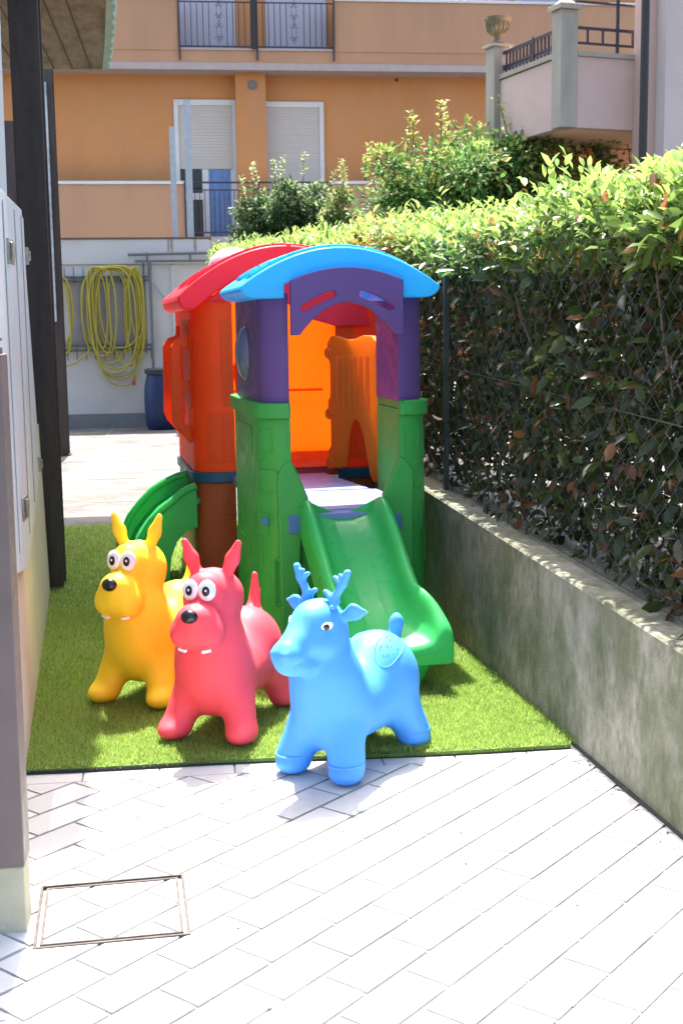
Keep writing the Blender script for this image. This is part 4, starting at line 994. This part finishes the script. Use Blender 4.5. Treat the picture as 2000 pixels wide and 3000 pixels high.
# front slide
def slide():
    path = [(.00, .595, .165, .075), (-.04, .592, .168, .10), (-.10, .572, .170, .115), (-.2, .528, .170, .12), (-.35, .45, .168, .12), (-.5, .368, .166, .12), (-.6, .315, .165, .12), (-.67, .280, .166, .128), (-.72, .260, .170, .150), (-.75, .251, .178, .150), (-.79, .238, .198, .14), (-.83, .226, .214, .118), (-.865, .217, .224, .096), (-.895, .210, .229, .080), (-.915, .200, .230, .066), (-.928, .182, .226, .048), (-.932, .155, .222, .020)]
    rows = []
    for v, z, w_, h in path:
        cx = .030+.015*v; q = max(h/.12, .0); 
        prof = [(w_+.035, -.085), (w_+.037, -.02), (w_+.037, h*.55), (w_+.028, h*.86), (w_+.008, h), (w_-.014, h*.93), (w_-.028, h*.66), (w_-.04, h*.3), (w_-.07, .012*q), (w_-.12, 0), (w_*.3, -.004*q)]
        top = [(x, y) for x, y in prof]+[(-x, y) for x, y in prof[::-1]]
        bot = [(-w_-.02, -.09), (-w_+.02, -.045), (0, -.04), (w_-.02, -.045), (w_+.02, -.09)]
        if v < -.76: zb_ = .128-z; bot = [(x, zb_) for x, _ in bot]; top[0] = (top[0][0], zb_+.004); top[-1] = (top[-1][0], zb_+.004)
        rows.append([(cx+x, v, max(z+y, .02)) for x, y in top+bot])
    n = len(rows[0]); V = [p for r in rows for p in r]; F = []
    for i in range(len(rows)-1): F += [(i*n+k, i*n+(k+1) % n, (i+1)*n+(k+1) % n, (i+1)*n+k) for k in range(n)]
    F += [tuple(range(n))[::-1], tuple((len(rows)-1)*n+k for k in range(n))]
    return MB().add(V, F)
so_ = slide().build('front_slide', 'p_slide', PH, smooth=True); md = so_.modifiers.new('sub', 'SUBSURF'); md.levels = 2; md.render_levels = 2
m = MB(); c_ = .017
m.hexa([(c_-.14, -.85, 0), (c_+.14, -.85, 0), (c_+.14, -.64, 0), (c_-.14, -.64, 0)], [(c_-.19, -.905, .15), (c_+.19, -.905, .15), (c_+.18, -.60, .20), (c_-.18, -.60, .20)]); m.build('slide_foot', 'p_slide', so_, bevel=.02, seg=3)
# side slide, curving down to the left of the rear tower
sl = MB()
near = [(-.48, .565), (-.55, .535), (-.627, .475), (-.69, .425), (-.74, .375), (-.804, .27), (-.845, .15), (-.86, .05)]
far = [(-.48, .60), (-.56, .58), (-.64, .545), (-.71, .50), (-.78, .43), (-.843, .35), (-.898, .222), (-.93, .08)]
arch = [(-.48, .33), (-.547, .307), (-.60, .25), (-.632, .17), (-.645, .09), (-.645, .0), (-.72, .0), (-.735, .05), (-.80, .04)]
sl.prism(near+[(-.855, .02)]+arch[::-1], 1.56, 1.59, 'y'); sl.prism(far+[(-.92, .02)]+arch[::-1], 1.93, 1.96, 'y')
n8 = len(near)
A1 = [(near[i][0]+.02, 1.591, max(near[i][1]-.07, .02)) for i in range(n8)]; B1 = [(far[i][0]+.02, 1.929, max(far[i][1]-.075, .02)) for i in range(n8)]
sl.strip(A1, B1, [(x, y, max(z-.03, .003)) for x, y, z in B1], [(x, y, max(z-.03, .003)) for x, y, z in A1])
for P_, vv in ((near, 1.575), (far, 1.945)): sl.tube([(x, vv, z) for x, z in P_], .024, 10)
ppart(sl, 'side_slide', 'p_slide', bevel=.006)

# ================================================================ HOPPER TOYS
class SDF:
    """smooth union field of ellipsoids and tapered capsules, meshed with surface nets"""
    def __init__(s, lo, hi, h):
        s.lo = np.array(lo); s.h = h; s.n = np.ceil((np.array(hi)-s.lo)/h).astype(int)+1
        g = [s.lo[i]+h*np.arange(s.n[i]) for i in range(3)]; s.P = np.stack(np.meshgrid(*g, indexing='ij'), -1).astype(np.float32); s.F = np.full(s.n, 1., np.float32)
    def _u(s, d, k):
        if k < 0:
            k = -k; hh = np.maximum(k-np.abs(s.F+d), 0)/k; s.F = np.maximum(s.F, -d)+hh*hh*k*.25; return s
        hh = np.maximum(k-np.abs(s.F-d), 0)/k; s.F = np.minimum(s.F, d)-hh*hh*k*.25; return s
    def turn(s, phi, piv):
        if not hasattr(s, 'P0'): s.P0 = s.P
        c, q = math.cos(phi), math.sin(phi); M_ = np.array([[c, -q, 0], [q, c, 0], [0, 0, 1]], np.float32); piv = np.array(piv, np.float32)
        s.P = (s.P0-piv) @ M_+piv
    def ell(s, c, r, k=.04, R=None):
        q = s.P-np.array(c, np.float32)
        if R is not None: q = q @ np.array(R, np.float32)       # world to local
        r = np.array(r, np.float32); k0 = np.linalg.norm(q/r, axis=-1); k1 = np.linalg.norm(q/(r*r), axis=-1)+1e-9
        return s._u(k0*(k0-1)/k1, k)
    def cone(s, a, b, r1, r2, k=.04, flat=None):
        a = np.array(a, np.float32); b = np.array(b, np.float32); ab = b-a; p = s.P-a
        t = np.clip((p @ ab)/(ab @ ab), 0, 1); d = p-t[..., None]*ab
        if flat is not None:
            ax = np.array(flat[0], np.float32); ax /= np.linalg.norm(ax); comp = d @ ax; d = d+ax*(comp*(flat[1]-1))[..., None]
        return s._u(np.linalg.norm(d, axis=-1)-(r1+(r2-r1)*t), k)
    def mesh(s):
        F = s.F; n = F.shape; neg = F < 0
        c = np.zeros(tuple(np.array(n)-1), int)
        for dx in (0, 1):
            for dy in (0, 1):
                for dz in (0, 1): c += neg[dx:n[0]-1+dx, dy:n[1]-1+dy, dz:n[2]-1+dz]
        act = (c > 0) & (c < 8); idx = -np.ones(act.shape, int); I = np.argwhere(act); idx[act] = np.arange(len(I))
        acc = np.zeros((len(I), 3)); cnt = np.zeros(len(I))
        cor = [(x, y, z) for x in (0, 1) for y in (0, 1) for z in (0, 1)]
        for i, a in enumerate(cor):
            for b in cor[i+1:]:
                if sum(abs(p-q) for p, q in zip(a, b)) != 1: continue
                fa = F[I[:, 0]+a[0], I[:, 1]+a[1], I[:, 2]+a[2]]; fb = F[I[:, 0]+b[0], I[:, 1]+b[1], I[:, 2]+b[2]]
                m = (fa < 0) != (fb < 0); t = np.where(m, fa/np.where(m, fa-fb, 1), 0)[:, None]
                acc += np.where(m[:, None], np.array(a)+t*(np.array(b)-np.array(a)), 0); cnt += m
        V = s.lo+(I+acc/cnt[:, None])*s.h
        Q = []
        for ax in range(3):
            o = [k for k in range(3) if k != ax]
            sl0 = [slice(None)]*3; sl1 = [slice(None)]*3; sl0[ax] = slice(0, -1); sl1[ax] = slice(1, None)
            ch = neg[tuple(sl0)] != neg[tuple(sl1)]; E_ = np.argwhere(ch)
            ok = (E_[:, o[0]] > 0) & (E_[:, o[1]] > 0) & (E_[:, o[0]] < n[o[0]]-1) & (E_[:, o[1]] < n[o[1]]-1); E_ = E_[ok]
            q = []
            for da, db in ((0, 0), (1, 0), (1, 1), (0, 1)):
                e = E_.copy(); e[:, o[0]] -= da; e[:, o[1]] -= db; q.append(idx[e[:, 0], e[:, 1], e[:, 2]])
            q = np.stack(q, 1); flip = neg[E_[:, 0], E_[:, 1], E_[:, 2]] ^ (ax == 1); q[flip] = q[flip][:, ::-1]; Q.append(q)
        Q = np.concatenate(Q); Q = Q[(Q >= 0).all(1)]
        # relax a little
        for it in range(3):
            S = np.zeros_like(V); N = np.zeros(len(V))
            for a, b in ((0, 1), (1, 2), (2, 3), (3, 0)):
                np.add.at(S, Q[:, a], V[Q[:, b]]); np.add.at(S, Q[:, b], V[Q[:, a]]); np.add.at(N, Q[:, a], 1); np.add.at(N, Q[:, b], 1)
            V = V*.5+.5*S/np.maximum(N, 1)[:, None]
        return V, Q
def body(sdf, name, m, parent):
    if name == 'body': sdf.F = sdf.F-.0011*np.exp(-(sdf.P[..., 0]/.0055)**2)
    V, Q = sdf.mesh(); o = raw(name, V, Q, m, None, parent, smooth=True)
    bm = bmesh.new(); bm.from_mesh(o.data); bmesh.ops.recalc_face_normals(bm, faces=bm.faces); bm.to_mesh(o.data); bm.free(); return o

def dog(loc, rz, mt, label, hz=0., hs=1., facerz=0.):
    t = empty('hopper_dog', loc, rz, label=label, cat='hopper toy', group='inflatable dog hoppers')
    s = SDF((-.24, -.42, -.01), (.24, .42, .80), .0068)
    # torso
    s.cone((0, -.06, .205), (0, .20, .212), .130, .132, .05)
    s.ell((0, -.10, .25), (.138, .118, .165), .06); s.ell((0, .22, .27), (.134, .128, .138), .05); s.ell((0, -.125, .34), (.115, .092, .13), .06)
    # legs with rounded feet
    for x in (-1, 1):
        s.cone((x*.092, -.12, .14), (x*.120, -.16, .050), .062, .054, .035); s.ell((x*.128, -.185, .036), (.052, .068, .038), .025)
        s.cone((x*.092, .25, .14), (x*.118, .285, .050), .062, .054, .035); s.ell((x*.126, .288, .036), (.046, .062, .037), .025)
    # neck, head
    s.cone((0, -.115, .36), (0, -.105, .52), .098, .092, .05)
    s.ell((0, -.085, .520), (.108, .090, .100), .03)
    s.ell((0, -.160, .545), (.076, .062, .078), .010)
    s.ell((0, -.235, .435), (.086, .080, .083), .022)          # muzzle
    s.ell((0, -.245, .482), (.058, .066, .042), .03)
    for x in (-1, 1): s.ell((x*.048, -.25, .415), (.045, .055, .052), .02)
    # ears, petal shaped
    for x in (-1, 1):
        s.cone((x*.050, -.100, .585), (x*.077, -.095, .66), .020, .027, .012, flat=((0, 1, 0), 1.5)); s.cone((x*.077, -.095, .66), (x*.100, -.095, .720), .027, .014, .012, flat=((0, 1, 0), 1.5))
    # tail
    s.cone((0, .31, .36), (0, .335, .44), .032, .020, .04); s.cone((0, .335, .44), (0, .335, .515), .020, .012, .01)
    # hollow of the mouth and of the ear backs
    s.F = np.maximum(s.F, -(s.P[..., 2]-.001))
    b = body(s, 'body', M[mt], t)
    for x, ry in ((-1, .0), (1, 0.)):
        m = MB(); c = Vector((x*.031, -.222, .568)); R = Matrix.Rotation(math.radians(-8), 3, 'X') @ Matrix.Rotation(math.radians(x*10), 3, 'Z')
        m.ell(c, (.031, .013, .038), 24, 14, R); e = m.build('eye', 'eye_white', t, smooth=True)
        m = MB(); m.ell(c+R @ Vector((-.002*x, -.0108, -.002)), (.0140, .004, .0185), 20, 10, R); m.build('pupil', 'black', e, smooth=True)
        m = MB(); m.ell(c+R @ Vector((-.002*x, -.0146, .0)), (.0038, .0015, .0045), 12, 8, R); m.build('pupil_dot', 'purewhite', e, smooth=True)  # white dot on the pupil, part of the toy's eye
    m = MB(); m.ell((0, -.309, .492), (.030, .024, .025), 24, 16); m.build('nose', 'black', t, smooth=True)
    for x in (-1, 1):
        m = MB(); c = Vector((x*.044, -.275, .360)); R = Matrix.Rotation(x*.35, 3, 'Z') @ Matrix.Rotation(-x*.18, 3, 'Y')
        V = [c+R @ Vector(p) for p in ((-.016, -.006, -.004), (.016, -.006, -.004), (.016, .008, -.004), (-.016, .008, -.004), (-.016, -.006, .007), (.016, -.006, .007), (.016, .008, .007), (-.016, .008, .007))]
        m.add(V, [(3, 2, 1, 0), (4, 5, 6, 7), (0, 1, 5, 4), (1, 2, 6, 5), (2, 3, 7, 6), (3, 0, 4, 7)]); m.build('tooth', 'purewhite', t, bevel=.002)
    return t
def floor_mid(*pts):
    P = np.mean([atZ(*p, .016)[:2] for p in pts], axis=0); return P
def place(front_mid, th, off_):     # front feet midpoint -> origin
    f = (math.sin(th), -math.cos(th)); return (front_mid[0]-f[0]*off_, front_mid[1]-f[1]*off_, .0)
th = math.radians(-23); fm = floor_mid((390, 1698), (567, 1715))
p = place(fm, th, .18); rd = dog((p[0], p[1], .026), th, 'v_red', 'coral red inflatable dog hopper standing between the yellow dog and the blue deer'); rd.scale = (1, 1, .957)
th = math.radians(-28); fm = floor_mid((225, 1615), (385, 1630))
p = place(fm, th, .18); dog((p[0], p[1], .026), th, 'v_yellow', 'yellow inflatable dog hopper standing leftmost on the turf')

def deer(loc, rz):
    t = empty('hopper_deer', loc, rz, label='sky blue inflatable deer hopper with antlers at the front of the turf', cat='hopper toy')
    s = SDF((-.24, -.44, -.01), (.24, .40, .60), .0065)
    s.cone((0, -.05, .205), (0, .20, .215), .128, .134, .05)
    s.ell((0, -.095, .24), (.132, .120, .160), .05); s.ell((0, .19, .262), (.140, .145, .150), .05); s.ell((0, -.13, .33), (.105, .092, .12), .06)
    for x in (-1, 1):
        s.cone((x*.076, -.13, .14), (x*.102, -.158, .06), .066, .060, .035)
        s.cone((x*.082, .225, .14), (x*.110, .252, .06), .068, .060, .035)
    # hooves
    for x, y in ((-.104, -.165), (.104, -.165), (-.114, .256), (.114, .256)):
        s.ell((x, y, .034), (.058, .062, .040), .008)
    # neck and head, the head turned a little to its right
    s.cone((0, -.13, .36), (0, -.14, .46), .096, .086, .05)
    HT_ = math.radians(-6); s.turn(HT_, (0, -.14, 0))
    s.ell((0, -.155, .500), (.086, .092, .084), .03)
    s.ell((0, -.16, .545), (.058, .07, .035), .03)
    s.cone((0, -.20, .487), (0, -.295, .438), .068, .052, .03); s.ell((0, -.312, .432), (.054, .042, .041), .02)
    s.ell((0, -.258, .397), (.058, .078, .036), .022)
    for x in (-1, 1): s.ell((x*.024, -.346, .446), (.014, .010, .011), .010); s.ell((x*.060, -.20, .46), (.03, .05, .04), .02)
    # brow edge, mouth line
    for x in (-1, 1): s.cone((x*.010, -.366, .412), (x*.040, -.345, .410), .006, .006, -.006); s.cone((x*.040, -.345, .410), (x*.068, -.262, .428), .006, .005, -.006)
    # ears to the sides
    for x in (-1, 1):
        s.cone((x*.070, -.125, .530), (x*.122, -.120, .556), .016, .029, .014, flat=((0, 1, .25), 2.0)); s.cone((x*.122, -.12, .556), (x*.168, -.115, .560), .029, .007, .010, flat=((0, 1, .25), 2.0))
    s.turn(0, (0, 0, 0))
    # tail
    s.cone((0, .31, .35), (0, .33, .41), .024, .024, .02, ); s.ell((0, .332, .415), (.022, .024, .034), .015)
    s.F = np.maximum(s.F, -(s.P[..., 2]-.001))
    body(s, 'body', M['v_blue'], t)
    for x in (-1, 1):
        m = MB(); A = SDF((-.17, -.25, .50), (.17, -.05, .74), .0042)
        b = lambda *p: (x*p[0], p[1], p[2])
        A.cone(b(.038, -.145, .545), b(.050, -.140, .600), .0155, .0135, .01); A.cone(b(.050, -.140, .600), b(.080, -.136, .660), .0135, .0125, .012); A.cone(b(.080, -.136, .660), b(.096, -.134, .705), .0125, .0115, .01)
        A.cone(b(.048, -.142, .597), b(.020, -.142, .622), .011, .0095, .012); A.cone(b(.056, -.14, .590), b(.060, -.16, .57), .012, .010, .01)
        A.cone(b(.078, -.136, .655), b(.052, -.136, .680), .010, .009, .010); A.cone(b(.086, -.136, .672), b(.070, -.136, .692), .008, .007, .008)
        TM = Matrix.Translation((0, -.14, 0)) @ Matrix.Rotation(HT_, 4, 'Z') @ Matrix.Translation((0, .14, 0))
        SC = Matrix.Translation((0, -.14, .57)) @ Matrix.Diagonal((1.1, 1.1, .84, 1)) @ Matrix.Translation((0, .14, -.57))
        ao = body(A, 'antler', M['v_blue'], t); ao.data.transform(TM @ SC)
        e = MB(); c = Vector((x*.0745, -.205, .517)); R = Matrix.Rotation(math.radians(x*52), 3, 'Z') @ Matrix.Rotation(math.radians(-x*18), 3, 'Y')
        e.ell(c, (.023, .0065, .0125), 20, 12, R); eo = e.build('eye', 'purewhite', t, smooth=True); eo.data.transform(TM)
        e = MB(); e.ell(c+R @ Vector((0, -.0042, 0)), (.0105, .0036, .0105), 16, 10, R); po = e.build('pupil', 'black', eo, smooth=True); po.data.transform(TM)
    # embossed saddle outline and hoof bands
    def surf(xv, yv):   # ray down to the torso top using the field
        F = s.F; i = int(round((xv-s.lo[0])/s.h)); j = int(round((yv-s.lo[1])/s.h)); col = F[i, j]; ks = np.where(col < 0)[0]; ks = ks[ks*s.h+s.lo[2] < .46]
        return s.lo[2]+s.h*(ks.max()+.5) if len(ks) else None
    for side in (-1, 1):
        m = MB(); pts = []
        for a in np.linspace(0, 2*PI, 40, endpoint=False):
            xx = side*(.078+.036*math.cos(a)); yy = .15+.075*math.sin(a); z = surf(xx, yy)
            if z: pts.append((xx, yy, z))
        # smooth heights
        Z_ = np.array([q[2] for q in pts]); Z_ = (np.roll(Z_, 1)+2*Z_+np.roll(Z_, -1))/4; Z_ = (np.roll(Z_, 1)+2*Z_+np.roll(Z_, -1))/4
        m.tube([(q[0], q[1], z-.001) for q, z in zip(pts, Z_)], .0018, 6, closed=True)
        for (cx_, cy_, r_) in ((.075, .125, .014), (.085, .17, .014), (.06, .17, .008), (.07, .20, .007)):
            q = []
            for a in np.linspace(0, 2*PI, 16, endpoint=False):
                xx, yy = side*(cx_+r_*math.cos(a)), cy_+r_*1.3*math.sin(a); q.append((xx, yy, surf(xx, yy)-.0015))
            m.tube(q, .0013, 5, closed=True)
        m.build('saddle_emboss', 'v_blue', t, smooth=True)
    for x, y in ((-.103, -.163), (.103, -.163), (-.110, .252), (.110, .252)):
        m = MB(); m.tube([(x+.0575*math.cos(a), y+.0595*math.sin(a), .068+.004*math.sin(a)) for a in np.linspace(0, 2*PI, 28, endpoint=False)], .0030, 8, closed=True); m.build('hoof_band', 'v_blue', t, smooth=True)
    return t
th = math.radians(-40); fm = floor_mid((664, 1762), (809, 1787))
p = place(fm, th, .16); deer((p[0], p[1], .003), th)
